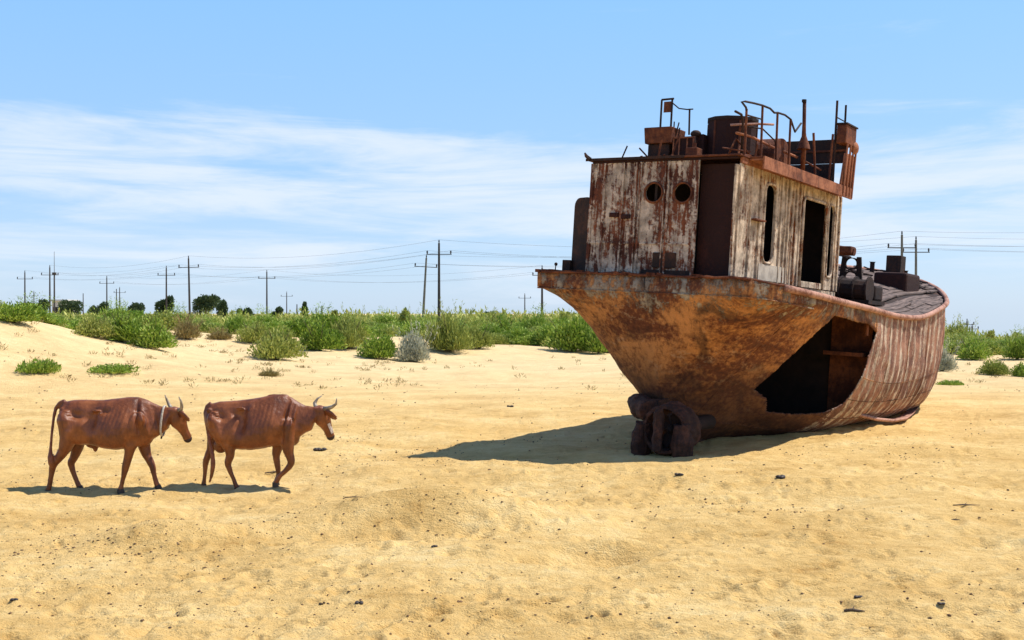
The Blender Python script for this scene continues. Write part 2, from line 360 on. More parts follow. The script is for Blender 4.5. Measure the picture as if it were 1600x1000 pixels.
def side_pts(xs, yg, zg, yk, zk, n, bw, ns, nb=6, flare=0.0):
    th = np.linspace(0, PI / 2, ns)[None]; n = n[:, None]
    c = np.cos(th) ** (2 / n); s = np.sin(th) ** (2 / n)
    y = yk[:, None] + (yg - yk)[:, None] * c; z0 = (zg - bw)[:, None]; z = z0 + (zk[:, None] - z0) * s
    t = np.linspace(0, 1, nb)[None, :-1]
    yb = yg[:, None] + 0 * t; zb = zg[:, None] - bw[:, None] * t
    Yt = np.concatenate([yb, y], 1); Zt = np.concatenate([zb, z], 1)
    return np.stack([np.repeat(xs[:, None], Yt.shape[1], 1), Yt, Zt], -1)
def ripple(P, sgn):
    """plating sunk between the frames, strongest on the bow"""
    x = P[..., 0]; z = P[..., 2]; k = np.clip((x - 4.5) / 3, 0.18, 1.0) * np.clip((-z - .05) / .5, 0, 1) * np.clip((z + 3.1) / .6, .25, 1)
    d = (np.abs(np.sin(PI * x / .42)) ** .7 - .6) * .034 * k * (.25 + .95 * fbm(x * .8 + 4, z * .7 + 2, 2))
    d += (fbm(x * 1.1 + 5, z * 1.3 + 9, 3) - .5) * .10 * np.clip(-z / .8, 0, 1)
    d += ((fbm(x * 3.2 + 2, z * 2.6 + 31, 3) - .5) * .09 + (fbm(x * 9 + 2, z * 7 + 3, 2) - .5) * .018) * np.clip((4.5 - x) / 2, 0.15, 1) * np.clip((-z - .05) / .4, 0, 1)
    P = P.copy(); P[..., 1] += sgn * d; return P
xs = np.unique(np.concatenate([np.linspace(-.4, 1.5, 60), np.linspace(1.5, 5.6, 150), np.linspace(5.6, 17.4, 240)]))
S_ = stn(xs)
NSS = 110
Sb = ripple(side_pts(xs, S_[:, 0], S_[:, 1], S_[:, 4], S_[:, 5], S_[:, 6] * np.interp(xs, [0, .4, 2.6, 4.6, 18], [1, .80, .72, .95, 1]), S_[:, 7], NSS), 1.0)
Pt = ripple(side_pts(xs, S_[:, 2], S_[:, 3], S_[:, 4], S_[:, 5], S_[:, 6], S_[:, 7], 60), -1.0)
def grid_faces(nx, ny, flip=False):
    i = np.arange(nx * ny).reshape(nx, ny); f = np.stack([i[:-1, :-1], i[1:, :-1], i[1:, 1:], i[:-1, 1:]], -1).reshape(-1, 4)
    return f[:, ::-1] if flip else f
HOLE = [(2.63, -0.5), (3.56, -0.56), (3.96, -0.59), (4.69, -0.61), (5.22, -0.78), (5.04, -1.12), (4.75, -1.71), (4.65, -2.05), (4.53, -2.27), (4.15, -2.45), (3.4, -2.49), (2.83, -2.45), (2.55, -2.19), (2.06, -1.97), (2.11, -1.55), (2.21, -1.13), (2.35, -0.76)]
def inside(px, pz, poly):
    r = np.zeros(px.shape, bool); n = len(poly)
    for i in range(n):
        x1, z1 = poly[i]; x2, z2 = poly[(i + 1) % n]
        with np.errstate(divide='ignore', invalid='ignore'):
            cnd = ((z1 > pz) != (z2 > pz)) & (px < (x2 - x1) * (pz - z1) / (z2 - z1 + 1e-12) + x1)
        r ^= cnd
    return r
def hole_cut(P, F):
    c = P.reshape(-1, 3)[F].mean(1); keep = ~inside(c[:, 0], c[:, 2], HOLE); F = F[keep]
    V = P.reshape(-1, 3).copy()
    e = np.concatenate([F[:, [0, 1]], F[:, [1, 2]], F[:, [2, 3]], F[:, [3, 0]]]); e.sort(1)
    u, cnt = np.unique(e, axis=0, return_counts=True); bv = np.unique(u[cnt == 1])
    for k in bv:                                                    # snap the torn edge onto the outline
        x, z = V[k, 0], V[k, 2]
        if not (1.3 < x < 5.5 and -2.65 < z < -.4): continue
        best = None
        for i in range(len(HOLE)):
            ax, az_ = HOLE[i]; bx, bz = HOLE[(i + 1) % len(HOLE)]; L = (bx - ax) ** 2 + (bz - az_) ** 2
            t = min(1, max(0, ((x - ax) * (bx - ax) + (z - az_) * (bz - az_)) / L)); q = (ax + t * (bx - ax), az_ + t * (bz - az_)); d = (q[0] - x) ** 2 + (q[1] - z) ** 2
            if best is None or d < best[0]: best = (d, q)
        if best[0] < .05 ** 2: V[k, 0], V[k, 2] = best[1][0] + rnd.uniform(-.011, .011), best[1][1] + rnd.uniform(-.011, .011)
    return V, F
nx, nsb = Sb.shape[:2]
xsplit = 5.3
Fs = grid_faces(nx, nsb); Vs, Fs = hole_cut(Sb, Fs)
Fp = grid_faces(nx, Pt.shape[1], True)
# transom cap
cap_s = Sb[0]; cap_p = Pt[0]; ring = np.vstack([cap_s, cap_p[::-1][1:]])
V = [Vs, Pt.reshape(-1, 3)]; off2 = len(Vs); Fall = [Fs, Fp + off2]
cx_ = ring.copy(); nR = len(ring); mid_ = ring.copy(); mid_[:, 2] = mid_[:, 2] * .0 + np.maximum(ring[:, 2], 0.0); 
o3 = off2 + len(V[1]); V += [ring, np.stack([ring[:, 0], ring[:, 1], np.full(nR, .01)], 1)]
k = np.arange(nR - 1); Fall.append(np.stack([o3 + k, o3 + k + 1, o3 + nR + k + 1, o3 + nR + k], 1))
V = np.vstack(V); F = np.vstack(Fall)[:, ::-1]
cen = V[F].mean(1)
bowf = cen[:, 0] > 5.35 + .55 * np.clip(-cen[:, 2] - .5, 0, 3) * -1.0
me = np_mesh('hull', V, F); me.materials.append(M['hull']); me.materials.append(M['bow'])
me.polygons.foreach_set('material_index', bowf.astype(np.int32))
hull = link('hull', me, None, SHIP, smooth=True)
md = hull.modifiers.new('weld', 'WELD'); md.merge_threshold = .0008
me.materials.append(M['gear']); me.materials.append(M['gear'])  # inner faces in dark rust, painting in the shade inside the hull
md = hull.modifiers.new('solid', 'SOLIDIFY'); md.thickness = .022; md.offset = -1; md.material_offset = 2; md.material_offset_rim = 0

def deckz(x, y):
    s = stn(x)[0]; t = (y - s[0]) / (s[2] - s[0]); return s[1] + (s[3] - s[1]) * t - .03 + .05 * math.sin(PI * min(max(t, 0), 1)) * (1 if x > 5 else .2)
# deck plating under the planks
mb = MB(); xd = list(np.linspace(-.38, 17.3, 60)); rows = []
for x in xd:
    s = stn(x)[0]
    for j in range(9):
        t = j / 8; y = s[0] + .03 + (s[2] - s[0] - .06) * t; mb.v.append((x, y, deckz(x, y) - .06))
for i in range(len(xd) - 1):
    for j in range(8): a = i * 9 + j; mb.f.append((a, a + 9, a + 10, a + 1))
dk = mb.build('deck', M['darksteel'], SHIP)
md = dk.modifiers.new('solid', 'SOLIDIFY'); md.thickness = .03; md.offset = -1
# foredeck planks, each a board
y = -.95
while y < 3.75:
    wd = rnd.uniform(.15, .19); x = 5.15 + rnd.uniform(0, .2)
    while x < 17.2:
        L = rnd.uniform(1.6, 3.4); x1 = min(x + L, 17.25); seg = max(2, int((x1 - x) / .5)); lift = rnd.uniform(-.008, .022); c_ = 0
        pts = []
        for k in range(seg + 1):
            xx = x + (x1 - .02 - x) * k / seg; s = stn(xx)[0]
            ya = max(y, s[0] + .07); yb = min(y + wd - .022, s[2] - .07)
            if yb - ya > .03: pts.append((xx, ya, yb))
        if len(pts) > 1 and rnd.random() > .07:
            mb = MB()
            for k, (xx, ya, yb) in enumerate(pts):
                bend = (rnd.uniform(.0, .05) if k in (0, len(pts) - 1) and rnd.random() < .4 else 0) + lift
                za, zb = deckz(xx, ya) + bend, deckz(xx, yb) + bend + rnd.uniform(-.006, .006)
                mb.v += [(xx, ya, za - .035), (xx, yb, zb - .035), (xx, yb, zb), (xx, ya, za)]
            for k in range(len(pts) - 1):
                a = k * 4; mb.f += [(a, a + 4, a + 5, a + 1), (a + 1, a + 5, a + 6, a + 2), (a + 2, a + 6, a + 7, a + 3), (a + 3, a + 7, a + 4, a)]
            a = (len(pts) - 1) * 4; mb.f += [(0, 1, 2, 3), (a + 3, a + 2, a + 1, a)]
            mb.build('plank', M['plank'], dk)
        x = x1
    y += wd
# rubbing rail round the gunwale
def gun(x, side, dz=0, out=0):
    s = stn(x)[0]; y = s[0] - out if side < 0 else s[2] + out; return Vector((x, y, (s[1] if side < 0 else s[3]) + dz))
path = [gun(x, -1, -.03, .03) for x in np.linspace(.1, 17.4, 70)] + [gun(x, 1, -.03, .03) for x in np.linspace(17.4, .0, 50)]
MB().tube(path, .062, 10).build('rubbing_rail', M['rail'], SHIP, True)
mb = MB(); path = [gun(x, -1, .0, .0) for x in (.15, 0, -.15, -.3)] + [Vector((-.42, y, .0)) for y in np.linspace(-.45, 3.65, 30)]
mb.tube([p + Vector((0, 0, .01 + rnd.uniform(-.012, .012))) for p in path], [.022 + rnd.uniform(-.006, .012) for _ in path], 6)
for i in range(26):                                                 # ragged lip
    y = rnd.uniform(-.3, 3.7); mb.box(-.44, -.38 + rnd.uniform(0, .05), y, y + rnd.uniform(.03, .16), -.01, rnd.uniform(.02, .055))
mb.build('stern_lip', M['steel'], SHIP)
# raised seam strake along the stern
mb = MB()
for zz in (-.30,):
    path = [Vector((-.415, y, zz)) for y in np.linspace(3.72, -.5, 20)] + [gun(x, -1, -.27, .008) for x in (-.25, -.1, .1, .3, .6, .9, 1.2)]
    mb.tube(path, .014, 6)
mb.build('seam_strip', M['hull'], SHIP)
# bilge lip (curled bottom plate)
mb = MB(); pts = [(6.0, -.36, -2.58), (7.0, -.47, -2.72), (8.0, -.53, -2.80), (9.0, -.54, -2.80), (10., -.42, -2.74), (11., -.25, -2.66), (11.8, -.08, -2.60)]
n_ = len(pts)
for i, p in enumerate(pts):
    mb.v += [(p[0], p[1] + .14, p[2] + .03), (p[0], p[1] - .02, p[2] + .0), (p[0], p[1] - .07, p[2] + .05), (p[0], p[1] - .03, p[2] - .03), (p[0], p[1] + .14, p[2] + .0)]
for i in range(n_ - 1):
    for j in range(4): a = i * 5 + j; mb.f.append((a, a + 5, a + 6, a + 1))
    a = i * 5; mb.f.append((a + 4, a + 9, a + 5, a))
mb.build('bilge_strip', M['rail'], SHIP, True)
# bow frames telegraphing through the plating: welded ribs of the hull side
mb = MB()
# inside of the hull: bulkhead seen through the torn side, frames
def section_plate(x, zmin, zmax, ymax, mk, th=.03, ymin=-9):
    st_ = stn(x)[0]; Q = [side_pts(np.array([x]), st_[a:a + 1], st_[a + 1:a + 2], st_[4:5], st_[5:6], st_[6:7], st_[7:8], 40)[0] for a in (0, 2)]
    Q[0] = side_pts(np.array([x]), st_[0:1], st_[1:2], st_[4:5], st_[5:6], st_[6:7] * np.interp(x, [0, .4, 2.6, 4.6, 18], [1, .80, .72, .95, 1]), st_[7:8], 40)[0]
    mb = MB(); zz_ = np.linspace(zmin, zmax, 18)
    for z in zz_:
        ys = np.interp(-z, -Q[0][:, 2], Q[0][:, 1]) + .12; yp = np.interp(-z, -Q[1][:, 2], Q[1][:, 1]) - .06; ys = max(ys, ymin); yp = max(min(yp, ymax), ys + .01)
        mb.v += [(x, ys, z), (x, yp, z), (x + th, ys, z), (x + th, yp, z)]
    for k in range(17): a = 4 * k; mb.f += [(a, a + 4, a + 5, a + 1), (a + 2, a + 3, a + 7, a + 6), (a, a + 2, a + 6, a + 4), (a + 1, a + 5, a + 7, a + 3)]
    return mb.build('bulkhead', M[mk], SHIP)
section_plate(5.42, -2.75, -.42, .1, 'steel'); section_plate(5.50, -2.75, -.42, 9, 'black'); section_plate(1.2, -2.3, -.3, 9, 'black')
mb = MB(); mb.box(4.98, 5.41, -.72, .1, -1.30, -1.22); mb.build('stringer', M['steel'], SHIP)
for x in (4.85,):
    s = stn(x)[0]; P = side_pts(np.array([x]), s[0:1], s[1:2], s[4:5], s[5:6], s[6:7], s[7:8], 24)[0]
    p = [Vector(q) + Vector((0, .07, 0)) for q in P if -.95 < q[2] < -.3]
    if len(p) > 1: MB().tube(p, .035, 6).build('frame', M['steel'], SHIP)
for x in (2.2, 2.9, 3.6, 4.3, 5.0):
    s = stn(x)[0]; P = side_pts(np.array([x]), s[2:3], s[3:4], s[4:5], s[5:6], s[6:7], s[7:8], 24)[0]
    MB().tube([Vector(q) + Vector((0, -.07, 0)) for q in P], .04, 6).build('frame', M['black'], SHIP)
# sand drifted into the hull bottom is part of the wreck's lower plating
# stern gear: nozzle, rudder, stock, propeller
nz = MB(); cy, cz = 1.0, -2.68
for (x0, x1, ro, ri) in [(-.22, .42, .45, .37)]:
    n = 28; prof = [(x0, ro * .93), (x0 + .1, ro), (x1 - .15, ro * 1.02), (x1, ro * .9), (x1, ri * .92), (x0 + .1, ri * .97), (x0, ri)]
    for j in range(n):
        t = 2 * PI * j / n
        for (xx, r_) in prof: nz.v.append((xx, cy + r_ * math.cos(t), cz + r_ * math.sin(t)))
    k = len(prof)
    for j in range(n):
        for i in range(k): nz.f.append((j * k + i, j * k + (i + 1) % k, ((j + 1) % n) * k + (i + 1) % k, ((j + 1) % n) * k + i))
nozzle = nz.build('propeller_nozzle', M['gear'], SHIP, True)
rd = MB()
for (z, c_) in [(-2.3, .22), (-2.5, .38), (-3.05, .40)]:
    rd.v += [(-.45 - c_ * .5 + .1, cy, z), (-.45, cy - .085, z), (-.45 + c_ * .5, cy, z), (-.45, cy + .085, z)]
rd.f += [(a + j, a + (j + 1) % 4, a + 4 + (j + 1) % 4, a + 4 + j) for a in (0, 4) for j in range(4)] + [(3, 2, 1, 0), (8, 9, 10, 11)]
rud = rd.build('rudder', M['gear'], SHIP, bevel=.02)
mb = MB(); mb.tube([(.1, cy, cz), (1.6, cy, cz + .05)], [.09, .14], 12); mb.ball((.08, cy, cz), (.13, .09, .09)); sh = mb.build('propeller', M['darksteel'], SHIP, True)
for k in range(4):
    a = k * PI / 2 + .4; mb = MB(); e = Vector((0, math.cos(a), math.sin(a))); q = Vector((.0, -math.sin(a), math.cos(a)))
    c0 = Vector((.12, cy, cz)); L_ = [c0 + e * .07 + q * .05, c0 + e * .2 + q * .13 + Vector((.06, 0, 0)), c0 + e * .38 + q * .08 + Vector((.05, 0, 0)), c0 + e * .40 - q * .04 - Vector((.02, 0, 0)), c0 + e * .2 - q * .12 - Vector((.07, 0, 0)), c0 + e * .07 - q * .05]
    mb.add([p + Vector((.012, 0, 0)) for p in L_] + [p - Vector((.012, 0, 0)) for p in L_], [(0, 1, 2, 3, 4, 5), (11, 10, 9, 8, 7, 6)] + [(i, i + 6, (i + 1) % 6 + 6, (i + 1) % 6) for i in range(6)])
    mb.build('blade', M['darksteel'], sh)
mb = MB(); mb.tube([(.1, 1.45, -2.42), (.5, 1.85, -2.40), (.9, 2.2, -2.36)], [.20, .23, .17], 14); mb.build('fender_pipe', M['gear'], SHIP, True)
mb = MB(); mb.tube([(-.15, .70, -2.55), (-.12, .68, -2.85), (-.1, .68, -3.2)], [.13, .19, .16], 14, flat=1.3); mb.build('nozzle_bracket', M['gear'], SHIP, True)
mb = MB(); mb.tube([(-.12, 1.46, -2.6), (-.1, 1.48, -2.9), (-.1, 1.48, -3.25)], [.13, .19, .16], 14, flat=1.3); mb.build('nozzle_bracket', M['gear'], SHIP, True)
mb = MB(); mb.box(.2, 2.2, 1.36, 1.54, -3.4, -2.2, taper=1.0); mb.build('skeg', M['gear'], SHIP, bevel=.03)
tx_ = bpy.data.textures.new('corrosion', 'CLOUDS'); tx_.noise_scale = .16; tx_.noise_depth = 3
for o in [c for c in SHIP.children if c.name.split('.')[0] in ('propeller_nozzle', 'nozzle_bracket', 'fender_pipe', 'rudder_stock', 'rudder', 'skeg')]:
    q = o.modifiers.new('sub', 'SUBSURF'); q.subdivision_type = 'SIMPLE'; q.levels = q.render_levels = 3
    q = o.modifiers.new('corrosion', 'DISPLACE'); q.texture = tx_; q.strength = .09; q.mid_level = .55; q.texture_coords = 'LOCAL'
# welded plate seams running over the hull
def seam(fn, name='plate_seam'):
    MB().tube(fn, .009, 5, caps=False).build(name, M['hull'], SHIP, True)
def hullpt(ix, iz): return Vector(Sb[ix, iz])
for iz in (30, 46, 64, 84):
    pts = [hullpt(i, iz) for i in range(4, len(xs), 4) if not inside(np.array([xs[i]]), np.array([Sb[i, iz, 2]]), [(a, b - .0) for a, b in HOLE])[0]]
    run = [[]]
    for p in pts:
        if run[-1] and p.x - run[-1][-1].x > .35: run.append([])
        run[-1].append(p)
    for r_ in run:
        if len(r_) > 3: seam(r_)
for xv in (.55, 1.25, 6.3, 7.9, 9.6, 11.4, 13.2):
    ix = int(np.argmin(abs(xs - xv))); seam([hullpt(ix, k) for k in range(6, NSS - 2, 3)])

# ---- wheelhouse
HW, HL, HH = 2.90, 5.12, 2.10
def plate(axis, c, a0, a1, z0, z1, thick, hole=None, wav=0.0, seed=0):
    """plate in plane axis=c spanning a0..a1 x z0..z1; hole = (ca, cz, ha, hz, corner r). grows outward (negative axis)"""
    mb = MB()
    def P(a, z, d):
        return (c + d, a, z) if axis == 'x' else (a, c + d, z)
    if hole is None:
        na_, nz_ = max(2, int((a1 - a0) / .14)), 15; rg = random.Random(seed)
        ph = rg.uniform(0, 9); o_ = rg.uniform(-.006, .006)
        for d in (0, 1):
            for i in range(na_ + 1):
                for k in range(nz_ + 1):
                    a = a0 + (a1 - a0) * i / na_; z = z0 + (z1 - z0) * k / nz_
                    wv = o_ + wav * (math.sin(PI * i / na_) * math.sin(ph + 2.2 * z) + .5 * math.sin(5 * z + ph * 2) * math.sin(PI * i / na_))
                    mb.v.append(P(a, z, -thick + wv if d == 0 else 0))
        g_ = lambda d, i, k: d * (na_ + 1) * (nz_ + 1) + i * (nz_ + 1) + k
        for i in range(na_):
            for k in range(nz_): mb.f += [(g_(0, i, k), g_(0, i, k + 1), g_(0, i + 1, k + 1), g_(0, i + 1, k)), (g_(1, i, k), g_(1, i + 1, k), g_(1, i + 1, k + 1), g_(1, i, k + 1))]
        for i in range(na_): mb.f += [(g_(0, i, 0), g_(0, i + 1, 0), g_(1, i + 1, 0), g_(1, i, 0)), (g_(0, i, nz_), g_(1, i, nz_), g_(1, i + 1, nz_), g_(0, i + 1, nz_))]
        for k in range(nz_): mb.f += [(g_(0, 0, k), g_(1, 0, k), g_(1, 0, k + 1), g_(0, 0, k + 1)), (g_(0, na_, k), g_(0, na_, k + 1), g_(1, na_, k + 1), g_(1, na_, k))]
        return mb
    ca, czz, ha, hz, cr = hole; n = 64; ho = []; re = []
    for j in range(n):
        t = 2 * PI * (j + .5) / n; ct, st_ = math.cos(t), math.sin(t)
        # rounded rectangle by superellipse-like walk
        x = max(-ha + cr, min(ha - cr, ct * 10)) if ha > cr else 0
        # ray onto a rounded rectangle
        lo, hi = 0, 3.0
        for _ in range(30):
            r_ = (lo + hi) / 2; qx, qz = abs(ct) * r_ - (ha - cr), abs(st_) * r_ - (hz - cr)
            dd = math.hypot(max(qx, 0), max(qz, 0)) + min(max(qx, qz), 0) - cr
            if dd < 0: lo = r_
            else: hi = r_
        ho.append((ca + ct * lo, czz + st_ * lo))
        tx = ((a1 - ca) / ct if ct > 0 else (a0 - ca) / ct) if abs(ct) > 1e-6 else 1e9
        tz = ((z1 - czz) / st_ if st_ > 0 else (z0 - czz) / st_) if abs(st_) > 1e-6 else 1e9
        r_ = min(tx, tz); re.append([ca + ct * r_, czz + st_ * r_])
    for (A_, B_) in ((a0, z0), (a0, z1), (a1, z0), (a1, z1)):
        j = min(range(n), key=lambda q: (re[q][0] - A_) ** 2 + (re[q][1] - B_) ** 2); re[j] = [A_, B_]
    for d in (-thick, 0.0): mb.v += [P(*q, d) for q in ho] + [P(*q, d) for q in re]
    for j in range(n):
        k = (j + 1) % n; mb.f += [(j, k, n + k, n + j), (2 * n + j, 3 * n + j, 3 * n + k, 2 * n + k), (j, 2 * n + j, 2 * n + k, k), (n + j, n + k, 3 * n + k, 3 * n + j)]
    return mb
HOUSE = MB()
t_ = .04
HOUSE.box(t_, HL - t_, HW - .05, HW, .02, HH - .02)                  # port wall
HOUSE.box(HL - .05, HL, t_, HW - .05, .02, HH - .02)
HOUSE.box(.04, 2.3, 1.55, 1.60, .02, HH - .03)                        # inner partition
HOUSE.box(2.3, 2.34, .06, 1.6, .02, HH - .03); 
HOUSE.box(.04, HL - .05, .05, HW - .05, -.01, .02)
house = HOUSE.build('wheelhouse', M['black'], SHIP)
MB().box(.0, HL, -.022, .02, -.40, .012).build('coaming', M['houseside'], house)
MB().box(-.02, .02, .025, HW, -.15, .012).build('coaming', M['maroon'], house)
MB().box(HL - .02, HL + .02, .025, HW, -.5, .012).build('coaming', M['maroon'], house)
MB().box(4.3, 4.33, .45, 1.9, .02, HH - .03).build('inner_partition', M['steel'], house)
ed = [.75, 1.29, 1.86, 2.22, 2.61, 2.90]
for i, (a, b_) in enumerate(zip(ed[:-1], ed[1:])):
    hole = (1.01, 1.49, .165, .165, .16499) if i == 0 else ((1.585, 1.50, .165, .165, .16499) if i == 1 else None)
    o = plate('x', 0, a + .004, b_ - .004, .04, 2.055, .03, hole, .012, i).build('panel', M['house'], house)
plate('x', .16, .04, .745, .0, 2.0, .03, None, .012, 9).build('panel', M['maroon'], house)['label'] = 'dark maroon recessed panel'
MB().box(-.045, .03, .0, HW, 2.06, HH).build('header_beam', M['maroon'], house, bevel=.008)
for yy, r_ in [(.735, .035), (1.29, .022), (1.36, .012), (1.86, .02), (1.93, .012), (2.22, .02), (2.61, .022), (2.885, .03)]:
    MB().box(-.065, -.028, yy - r_, yy + r_, .02, 2.055).build('stiffener', M['house'], house, bevel=.006)
MB().box(-.06, .14, .0, .045, -.02, 1.965).build('corner_post', M['houseside'], house, bevel=.01)
MB().box(-.05, -.03, .76, 2.88, .575, .60).build('weld_strip', M['house'], house)
mb = MB(); mb.box(-.06, -.03, 1.06, 1.52, .16, .43); mb.build('patch_plate', M['darksteel'], house, bevel=.01)
mb = MB(); mb.box(-.05, -.03, .76, 1.75, .02, .12); mb.build('kick_plate', M['darksteel'], house, bevel=.01)
for (yy, zz) in ((2.37, 1.09), (2.12, 1.06)):
    mb = MB(); mb.box(-.075, -.03, yy - .09, yy + .09, zz - .03, zz + .05); mb.box(-.085, -.075, yy - .05, yy + .05, zz, zz + .03); mb.build('bracket', M['maroon'], house, bevel=.008)
def ringm(cx, cyy, czz, R0, r0, axis='x', n=32):
    return MB().tube([(cx, cyy + R0 * math.cos(2 * PI * j / n), czz + R0 * math.sin(2 * PI * j / n)) for j in range(n + 1)], r0, 8, caps=False)
for yy, zz in ((1.01, 1.49), (1.585, 1.50)): ringm(-.035, yy, zz, .178, .022).build('porthole_ring', M['steel'], house, True)
# starboard wall
sx_ = [(.045, .50, None), (.50, .90, None), (.90, 1.86, (1.38, 1.08, .235, .69, .16)), (1.86, 2.25, None), (2.25, 2.62, None), (2.62, 3.0, None)]
for i, (a, b_, hole) in enumerate(sx_):
    plate('y', 0, a + .003, b_ - .003, .03, 1.99, .03, hole, .012, 20 + i).build('panel', M['houseside'], house)
plate('y', 0, 3.0, 4.26, 1.76, 1.99, .03, None, .006, 31).build('panel', M['houseside'], house)
plate('y', 0, 4.263, HL, .03, 1.99, .03, (4.60, 1.03, .15, .72, .11), .01, 32).build('panel', M['houseside'], house)
MB().box(.045, HL, -.045, .0, 1.99, HH).build('header_beam', M['fascia'], house, bevel=.006)
for xx, r_ in [(.50, .014), (.90, .018), (1.88, .02), (2.08, .012), (2.25, .016), (2.44, .012), (2.62, .016), (2.82, .012), (4.30, .02), (4.86, .022), (5.08, .03)]:
    MB().box(xx - r_, xx + r_, -.062, -.028, .02, 1.99).build('stiffener', M['houseside'], house, bevel=.006)
df = MB(); df.tube([(3.0, -.04, .03), (3.0, -.04, 1.68), (3.08, -.04, 1.76), (4.18, -.04, 1.76), (4.26, -.04, 1.68), (4.26, -.04, .03)], .034, 8); df.build('door_frame', M['houseside'], house, True)
MB().box(3.06, 4.2, -.05, -.005, .02, .14).build('door_sill', M['houseside'], house, bevel=.01)
def slot_ring(cx, czz, ha, hz, cr, r0):
    pts = []
    for (sx1, sz1, a0) in ((1, 1, 0), (-1, 1, PI / 2), (-1, -1, PI), (1, -1, 1.5 * PI)):
        for k in range(7):
            a = a0 + PI / 2 * k / 6; pts.append((cx + sx1 * (ha - cr) + cr * math.cos(a), -.035, czz + sz1 * (hz - cr) + cr * math.sin(a)))
    return MB().tube(pts + [pts[0], pts[1]], r0, 7, caps=False)
slot_ring(1.38, 1.08, .26, .715, .18, .028).build('window_frame', M['houseside'], house, True)
slot_ring(4.60, 1.03, .17, .74, .12, .022).build('window_frame', M['houseside'], house, True)
mb = MB(); mb.box(.55, .97, -.15, -.03, 1.07, 1.10); mb.build('shelf_bracket', M['steel'], house, bevel=.005)
plate('y', -.031, 1.0, 2.2, .05, .34, .012, None, .004, 50).build('base_plate', simple_mat('pale_primer', (.36, .30, .24), (.58, .50, .40), 6, .8), house)
# swung open port door
dr = MB(); pr = []
for (sx1, sz1, a0) in ((1, 1, 0), (-1, 1, PI / 2), (-1, -1, PI), (1, -1, 1.5 * PI)):
    for k in range(6): a = a0 + PI / 2 * k / 5; pr.append((.27 + sx1 * .11 + .16 * math.cos(a), .70 + sz1 * .54 + .16 * math.sin(a)))
hinge = Matrix.Translation((.06, HW + .02, .05)) @ Matrix.Rotation(math.radians(70), 4, 'Z')
n = len(pr); dr.add([hinge @ Vector((p[0] - .04, -.03, p[1])) for p in pr] + [hinge @ Vector((p[0] - .04, .03, p[1])) for p in pr],
                    [tuple(range(n)), tuple(range(2 * n - 1, n - 1, -1))] + [(i, i + n, (i + 1) % n + n, (i + 1) % n) for i in range(n)])
dr.build('open_door', M['darksteel'], house)

# ---- roof / flying bridge
RF = MB(); RF.box(-.09, HL + .1, -.07, HW + .10, HH + .003, HH + .035); RF.box(.3, 4.88, -.30, -.07, HH + .003, HH + .035)
roof = RF.build('roof', M['steel'], SHIP, bevel=.006)
MB().box(-.10, -.091, 1.0, HW + .12, HH - .005, HH + .045).build('roof_lip', M['darksteel'], roof)
mb = MB(); mb.tube([(-.1, HW + .02, HH + .03), (-.12, HW + .10, HH + .09), (-.13, HW + .13, HH + .15)], [.04, .035, .015], 6); mb.build('bent_corner', M['darksteel'], roof)
mb = MB(); mb.box(.3, 4.90, -.335, -.30, 1.92, HH + .04); mb.build('fascia_beam', M['fascia'], roof, bevel=.006)
mb = MB(); mb.box(.3, 4.88, -.298, -.06, HH - .03, HH - .002); mb.build('soffit_plate', M['fascia'], roof)
for (z0, z1) in ((HH + .036, HH + .52),): MB().box(4.55, 4.60, 0.0, .9, z0, z1).build('lower_plate', M['darksteel'], roof)
MB().box(4.55, 4.60, -.28, HW, HH + .53, 3.12).build('bulwark', M['darksteel'], roof, bevel=.01)
MB().box(4.52, 4.549, -.28, HW, 2.86, 2.90).build('bulwark_rail', M['steel'], roof)
# starboard wing end, flaring outward to its top box
mb = MB(); mb.add([(4.18, -.31, 1.94), (4.84, -.31, 1.94), (4.88, -.34, 2.80), (4.34, -.34, 2.80), (4.18, -.27, 1.94), (4.84, -.27, 1.94), (4.88, -.30, 2.80), (4.34, -.30, 2.80)],
                  [(0, 1, 2, 3), (7, 6, 5, 4), (0, 4, 5, 1), (3, 2, 6, 7), (0, 3, 7, 4), (1, 5, 6, 2)]); wing = mb.build('wing_panel', M['fascia'], roof)
for xx in (4.30, 4.50, 4.68, 4.84): MB().tube([(xx, -.335, 1.95), (xx + .05, -.355, 2.98)], .022, 6).build('wing_stiffener', M['fascia'], roof)
mb = MB(); mb.box(4.22, 4.84, -.36, -.16, 2.98, 3.36); mb.build('wing_box', M['steel'], roof, bevel=.015)
mb = MB(); mb.box(4.20, 4.87, -.38, -.14, 3.36, 3.39); mb.build('wing_box_lid', M['darksteel'], roof)
MB().ball((4.84, -.34, 2.97), (.16, .07, .13), 14, 8).build('lamp_housing', M['fascia'], roof, True)
# drum casing
def lathe(prof, c, n=24, ph=0, sq=1.0):
    mb = MB(); k = len(prof)
    for j in range(n):
        t = 2 * PI * j / n + ph
        for (r_, z) in prof: mb.v.append((c[0] + r_ * math.cos(t), c[1] + r_ * math.sin(t) * sq, c[2] + z))
    for j in range(n):
        for i in range(k - 1): mb.f.append((j * k + i, ((j + 1) % n) * k + i, ((j + 1) % n) * k + i + 1, j * k + i + 1))
    return mb
fn = lathe([(.46, 0), (.46, .80), (.43, .81), (.43, .1), (0.001, .1)], (1.35, .78, HH + .035), 12, .2).build('funnel_casing', M['maroon'], roof)
lathe([(.445, .80), (.475, .80), (.475, .86), (.445, .86), (.445, .80)], (1.35, .78, HH + .035), 12, .2).build('funnel_rim', M['darksteel'], fn)
MB().box(.88, 1.2, 1.12, 1.30, HH + .035, HH + .58).build('casing_step', M['maroon'], fn, bevel=.02)
MB().tube([(.7, .52, 2.78), (1.1, .18, 2.85), (1.5, .05, 2.90)], .022, 7).build('steam_pipe', M['rail'], fn, True)
